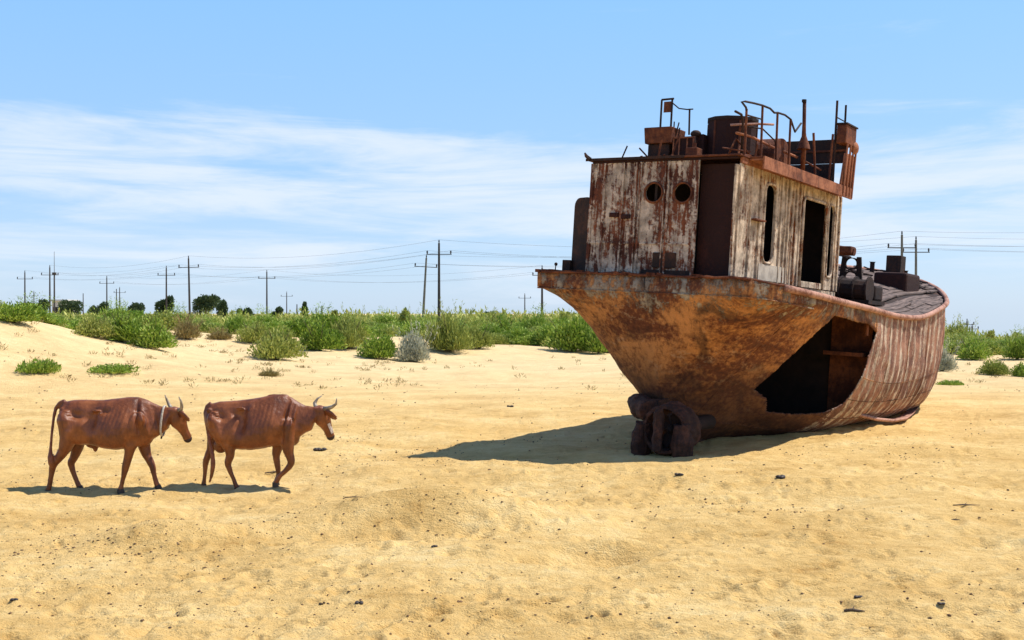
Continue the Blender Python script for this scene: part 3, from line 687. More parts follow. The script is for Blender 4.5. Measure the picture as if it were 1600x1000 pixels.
# machine hump and pipes
hm = MB(); n = 14
for k in range(n + 1):
    a = PI * k / n; hm.v += [(2.25 + .42 * math.cos(a), .15, HH + .25 + .42 * math.sin(a)), (2.25 + .42 * math.cos(a), .85, HH + .25 + .42 * math.sin(a))]
hm.v += [(1.83, .15, HH + .035), (1.83, .85, HH + .035), (2.67, .15, HH + .035), (2.67, .85, HH + .035)]
q = 2 * (n + 1); hm.f += [(2 * k, 2 * k + 1, 2 * k + 3, 2 * k + 2) for k in range(n)] + [tuple([2 * k for k in range(n + 1)] + [q, q + 2]), tuple([2 * k + 1 for k in range(n, -1, -1)] + [q + 3, q + 1]), (0, q + 2, q + 3, 1), (2 * n, 2 * n + 1, q + 1, q)]
hm.build('winch_cover', M['steel'], roof)
MB().tube([(.0, .08, 2.50), (.5, .04, 2.52), (1.5, .02, 2.48)], .024, 7).build('pipe', M['fascia'], roof, True)
MB().tube([(1.95, .0, 2.47), (2.55, -.02, 2.46)], .026, 7).build('pipe', M['fascia'], roof, True)
MB().tube([(.1, .25, 2.14), (.25, .2, 2.45), (.6, .15, 2.3), (.9, .1, 2.14)], .02, 6).build('pipe', M['steel'], roof, True)
MB().tube([(-.05, .1, 2.86), (.25, .12, 2.86), (.33, .12, 2.75), (.36, .12, 2.14)], .022, 7).build('pipe', M['darksteel'], roof, True)
MB().tube([(.3, .05, 2.66), (.9, .0, 2.72), (1.5, .0, 2.6), (1.9, .1, 2.25)], .014, 6).build('pipe', M['darksteel'], roof, True)
for i in range(14):
    x, y = rnd.uniform(.1, 2.2), rnd.uniform(-.02, .6); a = rnd.uniform(0, PI); L = rnd.uniform(.1, .3)
    mb = MB(); mb.box(-L, L, -.03, .03, 0, .02, Matrix.Translation((x, y, HH + .05 + rnd.uniform(0, .12))) @ Euler((rnd.uniform(-.5, .5), rnd.uniform(-.5, .5), a)).to_matrix().to_4x4()); mb.build('scrap', M['steel'], roof)
# starboard railing
rl = MB(); rl.tube([(.0, -.08, 2.86), (-.03, -.08, 2.92), (-.22, -.08, 2.98), (-.08, -.08, 3.01), (.3, -.08, 3.05), (.65, -.08, 3.08), (1.0, -.08, 3.09), (1.2, -.08, 3.05), (1.35, -.08, 3.08), (1.7, -.08, 3.10), (1.98, -.08, 3.07), (2.1, -.08, 2.97), (2.22, -.08, 2.88), (2.5, -.08, 3.09)], .019, 7)
rail = rl.build('railing', M['darksteel'], roof, True)
for x0, x1, zt in ((.03, .0, 2.9), (.72, .66, 3.07), (1.40, 1.34, 3.07), (2.0, 1.97, 3.06)):
    MB().tube([(x0, -.08, HH + .03), (x1, -.08, zt)], .022, 7).build('rail_post', M['steel'], rail)
mb = MB(); mb.tube([(.02, -.08, 2.80), (.66, -.08, 2.84)], .014, 6); mb.build('rail_bar', M['darksteel'], rail)
mst = MB().tube([(2.68, -.1, HH + .03), (2.63, -.1, 2.80), (2.60, -.1, 3.1), (2.55, -.1, 3.50)], [.045, .045, .036, .036], 10).build('mast', M['steel'], roof, True)
lathe([(.13, 0), (.11, .08), (.04, .26), (.036, .3)], (2.64, -.1, 2.62), 12).build('mast_collar', M['steel'], mst, True)
MB().tube([(2.53, -.1, 3.49), (2.53, -.1, 3.54)], .045, 10).build('mast_cap', M['darksteel'], mst)
for (a, b_, zt) in ((3.3, 3.06, 3.0), (4.05, 4.13, 3.15)): MB().tube([(a, -.12, HH + .03), (b_, -.12, zt)], .024, 7).build('stanchion', M['steel'], roof)
MB().tube([(4.30, -.12, HH + .03), (4.26, -.12, 3.85)], .024, 7).build('antenna_rod', M['darksteel'], roof)
MB().tube([(4.72, -.15, 3.3), (4.70, -.15, 3.84)], .022, 7).build('antenna_rod', M['darksteel'], roof)
MB().tube([(4.27, -.12, 3.52), (4.70, -.15, 3.50)], .012, 6).build('antenna_rod', M['darksteel'], roof)
# port group: tank, cabinet, frame, rods
mb = MB(); mb.box(.62, 1.15, 1.66, 2.20, 2.50, 2.80, taper=1.08); mb.build('tank', M['steel'], roof, bevel=.015)
mb = MB(); mb.box(.68, 1.1, 1.72, 2.16, HH + .036, 2.50); mb.build('tank_stand', M['darksteel'], roof, bevel=.02)
cb = MB().box(.72, 1.2, 1.22, 1.66, HH + .036, 2.62).build('deck_locker', M['maroon'], roof, bevel=.01)
for yy in (1.24, 1.36, 1.52, 1.64): MB().box(.70, .719, yy - .012, yy + .012, HH + .05, 2.60).build('locker_stile', M['fascia'], cb)
MB().box(.70, .719, 1.225, 1.655, 2.585, 2.61).build('locker_stile', M['fascia'], cb)
MB().ball((.85, 1.27, 2.68), (.10, .10, .07), 10, 6).build('locker_cap', M['darksteel'], cb, True)
for yy, zt in ((1.98, 3.34), (1.76, 3.36)): MB().tube([(.8, yy, HH + .03), (.8, yy + .01, zt)], .020, 7).build('sign_post', M['darksteel'], roof)
mb = MB(); mb.box(.785, .80, 1.78, 1.93, 3.10, 3.30); mb.build('sign_plate', M['steel'], roof)
MB().tube([(.8, 1.99, 3.345), (.8, 1.74, 3.35)], .020, 7).build('sign_bar', M['darksteel'], roof)
MB().tube([(.8, 1.76, 3.27), (.8, 1.62, 3.16), (.8, 1.45, 3.13), (.8, 1.33, 3.13)], .013, 6).build('bent_rod', M['darksteel'], roof, True)
MB().tube([(.8, 1.40, 3.14), (.8, 1.38, 2.66)], .018, 7).build('bent_rod', M['darksteel'], roof)
for a, b_ in (((.8, 1.70, 2.6), (.8, 1.70, 2.92)), ((.8, 1.67, 2.6), (.8, 1.60, 2.90)), ((.8, 1.6, 2.6), (.8, 1.58, 2.80))): MB().tube([a, b_], .014, 6).build('bent_rod', M['darksteel'], roof)
MB().tube([(.3, 2.52, HH), (.3, 2.38, 2.42)], .016, 6).build('bent_rod', M['darksteel'], roof)
for i in range(12):
    x, y = rnd.uniform(.0, .6), rnd.uniform(1.2, 2.6); L = rnd.uniform(.05, .2)
    mb = MB(); mb.box(-L, L, -.02, .02, 0, .015, Matrix.Translation((x, y, HH + .05)) @ Euler((rnd.uniform(-.3, .3), rnd.uniform(-.4, .4), rnd.uniform(0, PI))).to_matrix().to_4x4()); mb.build('scrap', M['steel'], roof)

for (p0, p1, r_) in [((.35, 1.75, 2.16), (.35, 1.70, 2.52), .02), ((.45, 1.55, 2.16), (.5, 1.42, 2.60), .015), ((.3, 1.9, 2.16), (.62, 2.3, 2.42), .016), ((.5, 1.10, 2.16), (.5, 1.10, 2.45), .03), ((.6, .30, 2.16), (.75, .34, 2.55), .022),
                     ((.9, .12, 2.16), (.95, .10, 2.45), .018), ((1.7, .1, 2.16), (1.75, .12, 2.42), .02), ((2.9, .3, 2.16), (3.1, .5, 2.62), .02), ((3.5, .2, 2.16), (3.5, .2, 2.75), .025), ((3.0, .0, 2.45), (3.9, .0, 2.40), .02)]:
    MB().tube([p0, p1], r_, 7).build('bent_rod', M['steel'], roof)
for (x0, x1, y0, y1, z1, mk) in [(1.9, 2.15, 1.3, 1.9, 2.62, 'maroon'), (3.1, 3.9, .9, 1.7, 2.72, 'darksteel'), (.30, .52, .95, 1.18, 2.34, 'steel')]:
    MB().box(x0, x1, y0, y1, HH + .036, z1).build('deck_box', M[mk], roof, bevel=.015)
for k in range(6):
    a = k * PI / 3 + .2 + PI / 6; MB().box(-.012, .012, -.02, .02, 0, .78, Matrix.Translation((1.35 + .455 * math.cos(a), .78 + .455 * math.sin(a), HH + .04)) @ Matrix.Rotation(a, 4, 'Z')).build('casing_strip', M['steel'], fn)

# ---- deck fittings
def on_deck(x, y): return deckz(x, y)
z = on_deck(.2, 3.45); mb = MB(); mb.box(.1, .36, 3.36, 3.54, z + .08, z + .30); mb.tube([(.23, 3.45, z - .02), (.23, 3.45, z + .1)], .06, 8); mb.build('bollard', M['darksteel'], SHIP, bevel=.01)
mb = MB(); z = on_deck(0, 3.65); mb.box(-.1, .2, 3.56, 3.80, z, z + .10); mb.tube([(-.2, 3.1, z), (-.2, 3.1, z + .07)], .06, 8); mb.tube([(.1, 3.7, z), (.1, 3.68, z + .2)], .012, 6); mb.ball((.1, 3.68, z + .21), .035); mb.build('fairlead', M['darksteel'], SHIP, bevel=.01)
# hatch box on the foredeck
mb = MB(); mb.box(11.7, 13.0, .38, 1.25, .14, .80); hb = mb.build('hatch_box', M['maroon'], SHIP, bevel=.07)
z = on_deck(14.6, 1.9); mb = MB(); mb.box(14.3, 14.8, 1.3, 1.72, z - .05, 1.42); mb.build('deck_locker', M['darksteel'], SHIP, bevel=.02)
# winch frame with three round openings
wf = MB(); fx, fy = 8.1, .66; zb = on_deck(fx, fy) + .02
wx = 8.3
def holed(mb, x0, x1, yA, yB, z0, z1, zc, R_):
    pass
pst = []
for yo, lean in ((-.24, .05), (.24, -.05)):
    mb2 = MB(); mb2.add([(fx - .03, fy + yo - .075, zb), (fx - .03, fy + yo + .075, zb), (fx - .03, fy + yo * .72 + .05, zb + .98), (fx - .03, fy + yo * .72 - .05, zb + .98), (fx + .03, fy + yo - .075, zb), (fx + .03, fy + yo + .075, zb), (fx + .03, fy + yo * .72 + .05, zb + .98), (fx + .03, fy + yo * .72 - .05, zb + .98)],
                        [(3, 2, 1, 0), (4, 5, 6, 7), (0, 1, 5, 4), (2, 3, 7, 6), (1, 2, 6, 5), (3, 0, 4, 7)]); pst.append(mb2)
wfr = pst[0].build('winch_frame', M['darksteel'], SHIP)
pst[1].build('frame_leg', M['darksteel'], wfr)
for zc in (.08, .34, .66, .93)[:3]:
    mb2 = MB(); n = 20; R_ = .125 if zc != .08 else .1
    for d in (-.025, .025):
        for j in range(n):
            t = 2 * PI * j / n; mb2.v.append((fx + d, fy + R_ * math.cos(t), zb + zc + .16 + R_ * math.sin(t)))
        for j in range(n):
            t = 2 * PI * j / n; c0, s0 = math.cos(t), math.sin(t); k_ = 1 / max(abs(c0), abs(s0)); mb2.v.append((fx + d, fy + .19 * c0 * k_, zb + zc + .16 + min(.145, .15 * k_) * s0))
    for j in range(n):
        k = (j + 1) % n; mb2.f += [(j, k, n + k, n + j), (2 * n + j, 3 * n + j, 3 * n + k, 2 * n + k), (j, 2 * n + j, 2 * n + k, k), (n + j, n + k, 3 * n + k, 3 * n + j)]
    mb2.build('ring_plate', M['darksteel'], wfr)
mb = MB(); mb.tube([(7.8, .95, zb + 1.12), (7.8, .5, zb + 1.08)], [.12, .10], 10); mb.build('roller', M['steel'], wfr)
mb = MB(); mb.box(7.6, 7.9, .52, 1.2, zb + 1.03, zb + 1.2); mb.build('head_beam', M['steel'], wfr, bevel=.03)
z = on_deck(7.8, .4)
mb = MB(); mb.tube([(7.5, .05, z + .28), (7.5, .95, z + .32)], .25, 14); wn = mb.build('deck_winch', M['darksteel'], SHIP)
for yy in (.0, .3, .62, .98): MB().tube([(7.5, yy, z + .29), (7.5, yy + .04, z + .29)], .31, 16).build('winch_flange', M['darksteel'], wn)
mb = MB(); mb.box(7.3, 8.5, -.05, 1.0, z - .03, z + .06); mb.build('winch_bed', M['darksteel'], wn)
mb = MB(); mb.box(7.9, 8.5, .0, .5, z + .06, z + .42); mb.build('gear_case', M['darksteel'], wn, bevel=.05)
# fallen boom and coaming beyond
MB().tube([(9.2, 2.8, 1.15), (10.5, 2.75, 1.28), (11.8, 2.7, 1.38), (13.8, 2.6, 1.30)], [.05, .06, .07, .04], 8).build('fallen_boom', M['darksteel'], SHIP, True)
mb = MB(); mb.box(8.8, 10.9, 2.1, 2.14, on_deck(9.9, 2.1) - .1, on_deck(9.9, 2.1) + .22); mb.box(8.8, 10.9, 2.9, 2.94, on_deck(9.9, 2.9) - .1, on_deck(9.9, 2.9) + .2); mb.box(10.88, 10.92, 2.14, 2.9, .7, 1.1); mb.build('hatch_coaming', M['rail'], SHIP)
for (x, y, h) in ((14.6, 2.2, .3), (14.8, 1.3, .26), (15.6, 2.0, .22)):
    z = on_deck(x, y); MB().tube([(x, y, z - .05), (x, y, z + h), (x, y, z + h + .02)], [.07, .07, .10], 10).build('bollard', M['darksteel'], SHIP)
for i in range(26):                                                 # loose metal on the foredeck
    x = rnd.uniform(12.5, 16.3); s = stn(x)[0]; y = rnd.uniform(s[0] + .2, s[2] - .2); z = on_deck(x, y) + .03; L = rnd.uniform(.06, .3)
    mb = MB(); mb.box(-L, L, -.04, .04, 0, .03, Matrix.Translation((x, y, z)) @ Euler((rnd.uniform(-.2, .2), rnd.uniform(-.35, .1), rnd.uniform(0, PI))).to_matrix().to_4x4()); mb.build('scrap', M['darksteel'], SHIP)
# ------------------------------------------------------------------ cows
m, T, b = mat('red_brown_hide', .42, .45)
oc = T.node('ShaderNodeTexCoord').outputs['Object']
n_ = T.math('ADD', T.math('MULTIPLY', T.noise(oc, 3.2, 5, .6), .7), T.math('MULTIPLY', T.noise(T.scale(oc, (1, 1, .4)), 24, 5, .7), .3))
T.put(b.inputs['Base Color'], T.ramp(n_, [(.34, (.070, .018, .006)), (.50, (.185, .052, .013)), (.66, (.31, .098, .026))]))
bump(T, b, T.math('ADD', T.noise(T.scale(oc, (1, 1, .35)), 60, 4, .7), T.math('MULTIPLY', T.noise(oc, 9, 4, .6), 1.2)), .45, .012)
M['hide'] = m
M['horn'] = simple_mat('horn', (.10, .075, .05), (.42, .34, .24), 9, .4, spec=.5, stretch=(1, 1, 1))
M['hoof'] = simple_mat('hoof', (.02, .016, .014), (.06, .045, .035), 12, .5)
M['eye'] = simple_mat('eye', (.004, .003, .003), (.01, .007, .006), 5, .1, spec=.6)
M['muzzle'] = simple_mat('dark_muzzle', (.02, .012, .012), (.05, .03, .028), 14, .5)
M['rope'] = simple_mat('pale_rope', (.30, .24, .18), (.60, .53, .43), 30, .9)
M['whitehair'] = simple_mat('white_face_hair', (.26, .19, .15), (.52, .43, .36), 34, .8)

def cow(name_label, px, D, yaw, s, cx0, zg, loft, legs, tail, head, extra, dents, ribs, collar=None, blaze=False):
    root = empty('cow', ((px - 800) / 1650 * D, D, 0), (0, 0, yaw)); root.location.z = T1(root.location.x, D) - .01
    tag(root, name_label, 'cow', 'cows walking in line towards the wreck')
    P = lambda cx, cy, y=0.0: Vector(((cx - cx0) * s, y, (zg - cy) * s))
    mb = MB(); n = 26
    vs = []; k = len(loft)
    for (tx, ty, bx, by, w_) in loft:
        t_, b_ = P(tx, ty), P(bx, by); c = (t_ + b_) / 2; h = (t_ - b_) / 2
        for j in range(n):
            a = 2 * PI * j / n; ca, sa = math.cos(a), math.sin(a)
            wid = w_ * s * .95 * (1 - .36 * ca) * (abs(sa) ** .85) * (1 if sa >= 0 else -1)
            vs.append(c + h * ca + Vector((0, wid, 0)))
    fs = [(i * n + j, i * n + (j + 1) % n, (i + 1) * n + (j + 1) % n, (i + 1) * n + j) for i in range(k - 1) for j in range(n)] + [tuple(range(n - 1, -1, -1)), tuple(range((k - 1) * n, k * n))]
    mb.add(vs, fs)
    hooves = []
    for (pts, y0, y1, lift) in legs:
        pp = []; rr_ = []
        for i, (cx, cy, r) in enumerate(pts):
            y = y0 + (y1 - y0) * min(1, i / 4); pp.append(P(cx, cy, y)); rr_.append(r * s)
        # resample smoothly
        Q = []; Rq = []
        for i in range(len(pp) - 1):
            p0, p1, p2, p3 = pp[max(i - 1, 0)], pp[i], pp[i + 1], pp[min(i + 2, len(pp) - 1)]
            for u in (0, .25, .5, .75):
                Q.append(.5 * ((2 * p1) + (p2 - p0) * u + (2 * p0 - 5 * p1 + 4 * p2 - p3) * u * u + (3 * p1 - p0 - 3 * p2 + p3) * u ** 3)); Rq.append(rr_[i] * (1 - u) + rr_[i + 1] * u)
        Q.append(pp[-1]); Rq.append(rr_[-1])
        Rq = [r_ * (1 if i < 9 else .90) for i, r_ in enumerate(Rq)]; mb.tube(Q, Rq, 14); mb.ball(Q[0], Rq[0] * .98); hooves.append((pp[-2], pp[-1], rr_[-1]))
    mb.tube([P(a, b_, ty_) for (a, b_, r), ty_ in zip(tail, (-.01, -.02, -.03, -.06, -.12, -.17, -.20, -.21, -.21, -.21))], [r * s for a, b_, r in tail], 8)
    for (cx, cy, y, rx, ry, rz) in extra: mb.ball(P(cx, cy, y), (rx * s, ry * s, rz * s), 14, 10)
    # head
    hx, hy, L, pitch, hyaw = head; 
    nd = Vector((math.cos(pitch) * math.cos(hyaw), math.cos(pitch) * math.sin(hyaw), -math.sin(pitch)))
    lat = Vector((math.sin(hyaw), -math.cos(hyaw), 0)); up_ = lat.cross(nd).normalized()
    if up_.dot(Vector((1, 0, .3))) < 0: up_ = -up_
    o = P(hx, hy, .02); L = L * s
    H_ = lambda t, u, l: o + nd * (t * L) + up_ * (u * s) + lat * (l * s)
    st = [(-.10, -18, 34, 30), (.0, -8, 50, 46), (.12, -6, 55, 58), (.28, -12, 57, 66), (.42, -14, 50, 62), (.58, -8, 40, 46), (.74, -5, 33, 36), (.88, -4, 34, 34), (.97, -5, 35, 31), (1.03, -8, 24, 20)]
    vs = []; n = 18
    for (t, u, w_, d_) in st:
        for j in range(n):
            a = 2 * PI * j / n; ca, sa = math.cos(a), math.sin(a)
            vs.append(H_(t, u + d_ * (abs(ca) ** .9) * (1 if ca > 0 else -1), w_ * (abs(sa) ** .8) * (1 if sa > 0 else -1) * (1 - .12 * (ca < -.3))))
    k = len(st)
    mb.add(vs, [(i * n + j, i * n + (j + 1) % n, (i + 1) * n + (j + 1) % n, (i + 1) * n + j) for i in range(k - 1) for j in range(n)] + [tuple(range(n - 1, -1, -1)), tuple(range((k - 1) * n, k * n))])
    for sd in (-1, 1): mb.ball(H_(.27, 28, sd * 47), 15 * s); mb.tube([H_(.02, 5, sd * 30), H_(.02, 8, sd * 62)], [16 * s, 13 * s], 8)
    me = mb.mesh('cow_body'); tmp = bpy.data.objects.new('tmp', me); C.objects.link(tmp)
    bm = bmesh.new(); bm.from_mesh(me); bmesh.ops.recalc_face_normals(bm, faces=bm.faces); bm.to_mesh(me); bm.free()
    r = tmp.modifiers.new('r', 'REMESH'); r.mode = 'VOXEL'; r.voxel_size = .0125
    q = tmp.modifiers.new('s', 'SMOOTH'); q.factor = .5; q.iterations = 5
    ev = tmp.evaluated_get(bpy.context.evaluated_depsgraph_get()); me2 = bpy.data.meshes.new_from_object(ev)
    bpy.data.objects.remove(tmp)
    nv = len(me2.vertices); co = np.empty(nv * 3, np.float32); me2.vertices.foreach_get('co', co); co = co.reshape(-1, 3)
    nn = np.empty(nv * 3, np.float32); me2.vertices.foreach_get('normal', nn); nn = nn.reshape(-1, 3)
    X = co[:, 0] / s + cx0; Yc = zg - co[:, 2] / s; sidew = np.clip((np.abs(nn[:, 1]) - .25) * 2, 0, 1) * (np.abs(co[:, 1]) > .05)
    d = np.zeros(nv)
    for (cx, cy, rx, ry, ang_, dep) in dents:
        c_, s_ = math.cos(ang_), math.sin(ang_); u = ((X - cx) * c_ + (Yc - cy) * s_) / rx; w_ = (-(X - cx) * s_ + (Yc - cy) * c_) / ry
        d += dep * np.exp(-(u * u + w_ * w_))
    x0, x1, y0, y1 = ribs
    m_ = np.clip((X - x0) / 40, 0, 1) * np.clip((x1 - X) / 40, 0, 1) * np.clip((Yc - y0) / 40, 0, 1) * np.clip((y1 - Yc) / 70, 0, 1)
    d += m_ * (.0002 + .0022 * fbm(X / 60 + 3, Yc / 90, 2)) * np.sin((X + (Yc - 300) * .18 + 8 * np.sin(Yc / 55)) * 2 * PI / 34)
    d = d * 1.9; co += nn * (d * sidew)[:, None] + nn * ((fbm(co[:, 0] * 22 + 3, co[:, 2] * 22 + co[:, 1] * 9, 2) - .5) * .006)[:, None]
    me2.vertices.foreach_set('co', co.ravel()); me2.update(); me2.materials.clear()
    body = link('body', me2, M['hide'], root, True)
    for (a, c, r_) in hooves:
        ax = (c - a).normalized(); dz = Vector((ax.x * .35 + .25, 0, -1)).normalized()
        h = MB(); h.tube([c - dz * .018, c + dz * .028, c + dz * .05], [r_ * s * 0 + r_ * 1.0, r_ * 1.12, r_ * 1.18], 12)
        ho = h.build('hoof', M['hoof'], root)
    for sd in head_h[name_label]:
        pts, rad = sd; MB().tube([H_(*p) for p in pts], [r_ * s for r_ in rad], 10).build('horn', M['horn'], root, True)
    for sd in (-1, 1):                                              # ears: cupped leaves
        mb = MB(); prof = [(0, 14), (.2, 28), (.5, 38), (.8, 28), (1, 4)]
        for (f, w_) in prof:
            l = sd * (44 + 150 * f); u0 = 4 - 10 * f
            for c_ in (-1, -.5, 0, .5, 1): mb.v.append(H_(.10 + .14 * f + c_ * w_ * s / L, u0 - 8 * (1 - c_ * c_) , l))
        for i in range(len(prof) - 1):
            for j in range(4): a = i * 5 + j; mb.f.append((a, a + 5, a + 6, a + 1))
        e = mb.build('ear', M['hide'], root, True); q = e.modifiers.new('s', 'SOLIDIFY'); q.thickness = .012
        MB().ball(H_(.28, 30, sd * 56), 9.5 * s).build('eye', M['eye'], root, True)
        MB().ball(H_(.985, 10, sd * 17), (6 * s, 6 * s, 6 * s)).build('nostril', M['eye'], root, True)
    mz = MB(); mz.ball(H_(.985, -4, 0), 33 * s, 14, 9, None); mz.build('muzzle', M['muzzle'], root, True)
    if blaze:
        mb = MB(); r_ = []
        for i, t in enumerate((.50, .60, .70, .79, .87)):
            for j in range(7):
                a = -1.75 + (.9 + .5 * math.sin(i * 1.3 + j)) * j / 6 * 1.3; w_, d_, u_ = np.interp(t, [.42, .58, .74, .88, 1], [50, 40, 33, 34, 30]), np.interp(t, [.42, .58, .74, .88, 1], [62, 46, 36, 34, 30]), np.interp(t, [.42, .58, .74, .88], [-14, -8, -5, -4])
                mb.v.append(H_(t, u_ + (d_ + 2.5) * math.cos(a), (w_ + 2.5) * math.sin(-a)))
        for i in range(4):
            for j in range(6): a = i * 7 + j; mb.f.append((a, a + 7, a + 8, a + 1))
        q = mb.build('blaze', M['whitehair'], root, True); q['label'] = 'white patch on the side of the muzzle'
    if collar:
        pts = []
        (tx, ty, bx, by, w_) = collar; t_, b_ = P(tx, ty), P(bx, by); c = (t_ + b_) / 2; h = (t_ - b_) / 2; mb = MB()
        for off in (-.014, .014):
            for j in range(24):
                a = 2 * PI * j / 24; mb.v.append(c + h * math.cos(a) + Vector((off, w_ * s * math.sin(a) * (1 - .1 * math.cos(a)), 0)))
        mb.f = [(j, (j + 1) % 24, 24 + (j + 1) % 24, 24 + j) for j in range(24)]
        o = mb.build('collar', M['rope'], root, True); q = o.modifiers.new('s', 'SOLIDIFY'); q.thickness = .012; q.offset = 0
        MB().tube([b_ + Vector((0, -.02, .01)), b_ + Vector((-.01, -.02, -.035))], [.014, .012], 8).build('collar_bell', M['darksteel'], root)
    return root
A_ = 'brown cow with a pale rope collar walking behind the other cow'
B_ = 'brown cow with a white muzzle patch and wide horns walking in front'
head_h = {
 A_: [([(.02, 8, 42), (.0, 12, 72), (-.10, 20, 96), (-.26, 26, 108), (-.42, 28, 104)], [19, 16, 13, 9, 3]),
      ([(.02, 8, -42), (.0, 12, -76), (-.12, 16, -96), (-.30, 18, -98), (-.46, 18, -90)], [19, 16, 13, 9, 3])],
 B_: [([(.02, 8, 42), (.0, 14, 85), (-.04, 26, 130), (-.12, 40, 172), (-.30, 48, 196)], [20, 17, 14, 10, 3]),
      ([(.02, 8, -42), (.0, 14, -82), (-.10, 30, -100), (-.18, 66, -98), (-.22, 104, -78)], [20, 17, 14, 9, 3])]}
cow(A_, 190, 15.1, 0.0, .00183, 700, 872,
    [(214, 235, 228, 330, 30), (228, 195, 242, 380, 72), (258, 170, 272, 440, 110), (310, 158, 300, 490, 136), (380, 153, 380, 510, 134), (470, 156, 470, 505, 132), (560, 156, 560, 532, 148), (660, 144, 660, 547, 158), (750, 133, 745, 538, 148), (830, 133, 808, 522, 122), (890, 150, 862, 516, 104), (950, 180, 900, 498, 80), (1000, 203, 950, 462, 62), (1050, 212, 1010, 425, 52), (1095, 214, 1060, 385, 46)],
    [([(300, 300, 80), (310, 420, 68), (285, 525, 52), (236, 600, 38), (196, 655, 33), (178, 735, 23), (166, 805, 21), (158, 838, 25), (150, 858, 24)], -.12, -.13, 0),
     ([(300, 300, 78), (322, 440, 68), (322, 545, 48), (296, 620, 36), (276, 660, 32), (292, 730, 22), (318, 800, 20), (334, 835, 24), (342, 852, 24)], .12, .12, 0),
     ([(850, 300, 66), (825, 420, 66), (792, 510, 48), (772, 590, 38), (748, 680, 32), (731, 755, 20), (717, 815, 20), (712, 838, 24), (708, 852, 24)], -.13, -.10, 0),
     ([(850, 380, 60), (850, 500, 52), (872, 590, 37), (915, 675, 31), (933, 750, 20), (944, 795, 22), (954, 825, 24), (962, 842, 24)], .12, .10, 0)],
    [(262, 168, 22), (222, 182, 20), (192, 220, 16), (182, 290, 13), (180, 420, 11), (183, 540, 13), (190, 590, 25), (196, 640, 22), (202, 690, 6)],
    (1112, 236, 262, 1.12, .80),
    [(480, 512, 0, 60, 26, 24), (494, 540, 0, 18, 16, 26), (536, 236, -.195, 36, 18, 14), (536, 236, .195, 36, 18, 14), (262, 225, -.11, 26, 20, 18), (262, 225, .11, 26, 20, 18), (880, 440, 0, 70, 70, 75)],
    [(500, 310, 45, 90, .15, -.046), (600, 235, 60, 20, -.1, -.018), (375, 262, 70, 34, .25, -.032), (410, 420, 50, 80, -.4, -.016), (862, 300, 15, 130, -.15, -.026), (905, 330, 20, 120, -.3, .022), (770, 330, 60, 110, 0, .016), (830, 470, 40, 40, 0, -.016), (340, 420, 25, 110, .25, .012), (540, 238, 30, 14, -.2, .012), (985, 320, 16, 90, -.25, -.012)],
    (560, 800, 180, 500), collar=(1036, 202, 1016, 440, 60))
cow(B_, 410, 15.45, 0.0, .001873, 600, 842,
    [(143, 250, 158, 330, 28), (162, 208, 180, 380, 66), (198, 178, 214, 430, 100), (260, 160, 265, 505, 130), (330, 157, 335, 522, 130), (420, 150, 420, 535, 136), (520, 138, 520, 540, 148), (620, 120, 620, 526, 150), (700, 107, 700, 507, 138), (770, 108, 758, 502, 118), (830, 127, 805, 506, 102), (880, 164, 838, 498, 80), (930, 188, 880, 448, 60), (990, 200, 930, 410, 50), (1040, 204, 985, 385, 45)],
    [([(250, 290, 68), (296, 400, 64), (350, 495, 52), (362, 570, 38), (346, 628, 32), (352, 668, 25), (380, 738, 18), (400, 790, 19), (410, 815, 22), (416, 830, 22)], -.12, -.11, 0),
     ([(215, 290, 62), (200, 420, 48), (186, 520, 38), (158, 592, 31), (141, 638, 28), (133, 730, 18), (127, 790, 18), (124, 812, 22), (123, 826, 22)], .10, .10, 0),
     ([(745, 380, 60), (712, 500, 46), (694, 580, 34), (702, 655, 28), (712, 730, 20), (706, 765, 22), (698, 788, 23), (694, 798, 22)], .12, .10, 0),
     ([(800, 330, 66), (806, 450, 60), (816, 540, 42), (836, 630, 32), (795, 690, 23), (750, 732, 21), (728, 765, 23), (712, 792, 22)], -.13, -.11, 0)],
    [(205, 178, 24), (172, 200, 20), (158, 250, 18), (170, 310, 17), (194, 400, 15), (220, 490, 15), (240, 570, 18), (244, 650, 20), (232, 725, 14), (216, 780, 8)],
    (1050, 216, 250, 1.15, .80),
    [(270, 505, .02, 55, 50, 62), (450, 206, -.19, 34, 18, 14), (450, 206, .19, 34, 18, 14), (200, 225, -.11, 26, 20, 18), (200, 225, .11, 26, 20, 18), (700, 112, 0, 60, 16, 10), (760, 112, 0, 45, 16, 10), (835, 440, 0, 58, 60, 68)],
    [(460, 320, 42, 100, .2, -.048), (415, 250, 45, 30, .4, -.022), (275, 258, 64, 30, .3, -.030), (300, 400, 24, 120, -.35, .012), (795, 300, 14, 130, .15, -.024), (850, 300, 14, 120, .2, .020), (700, 310, 70, 110, 0, .016), (820, 260, 10, 110, .2, .012), (770, 440, 40, 50, 0, -.015), (520, 230, 20, 90, .5, .010)],
    (520, 760, 150, 490), blaze=True)
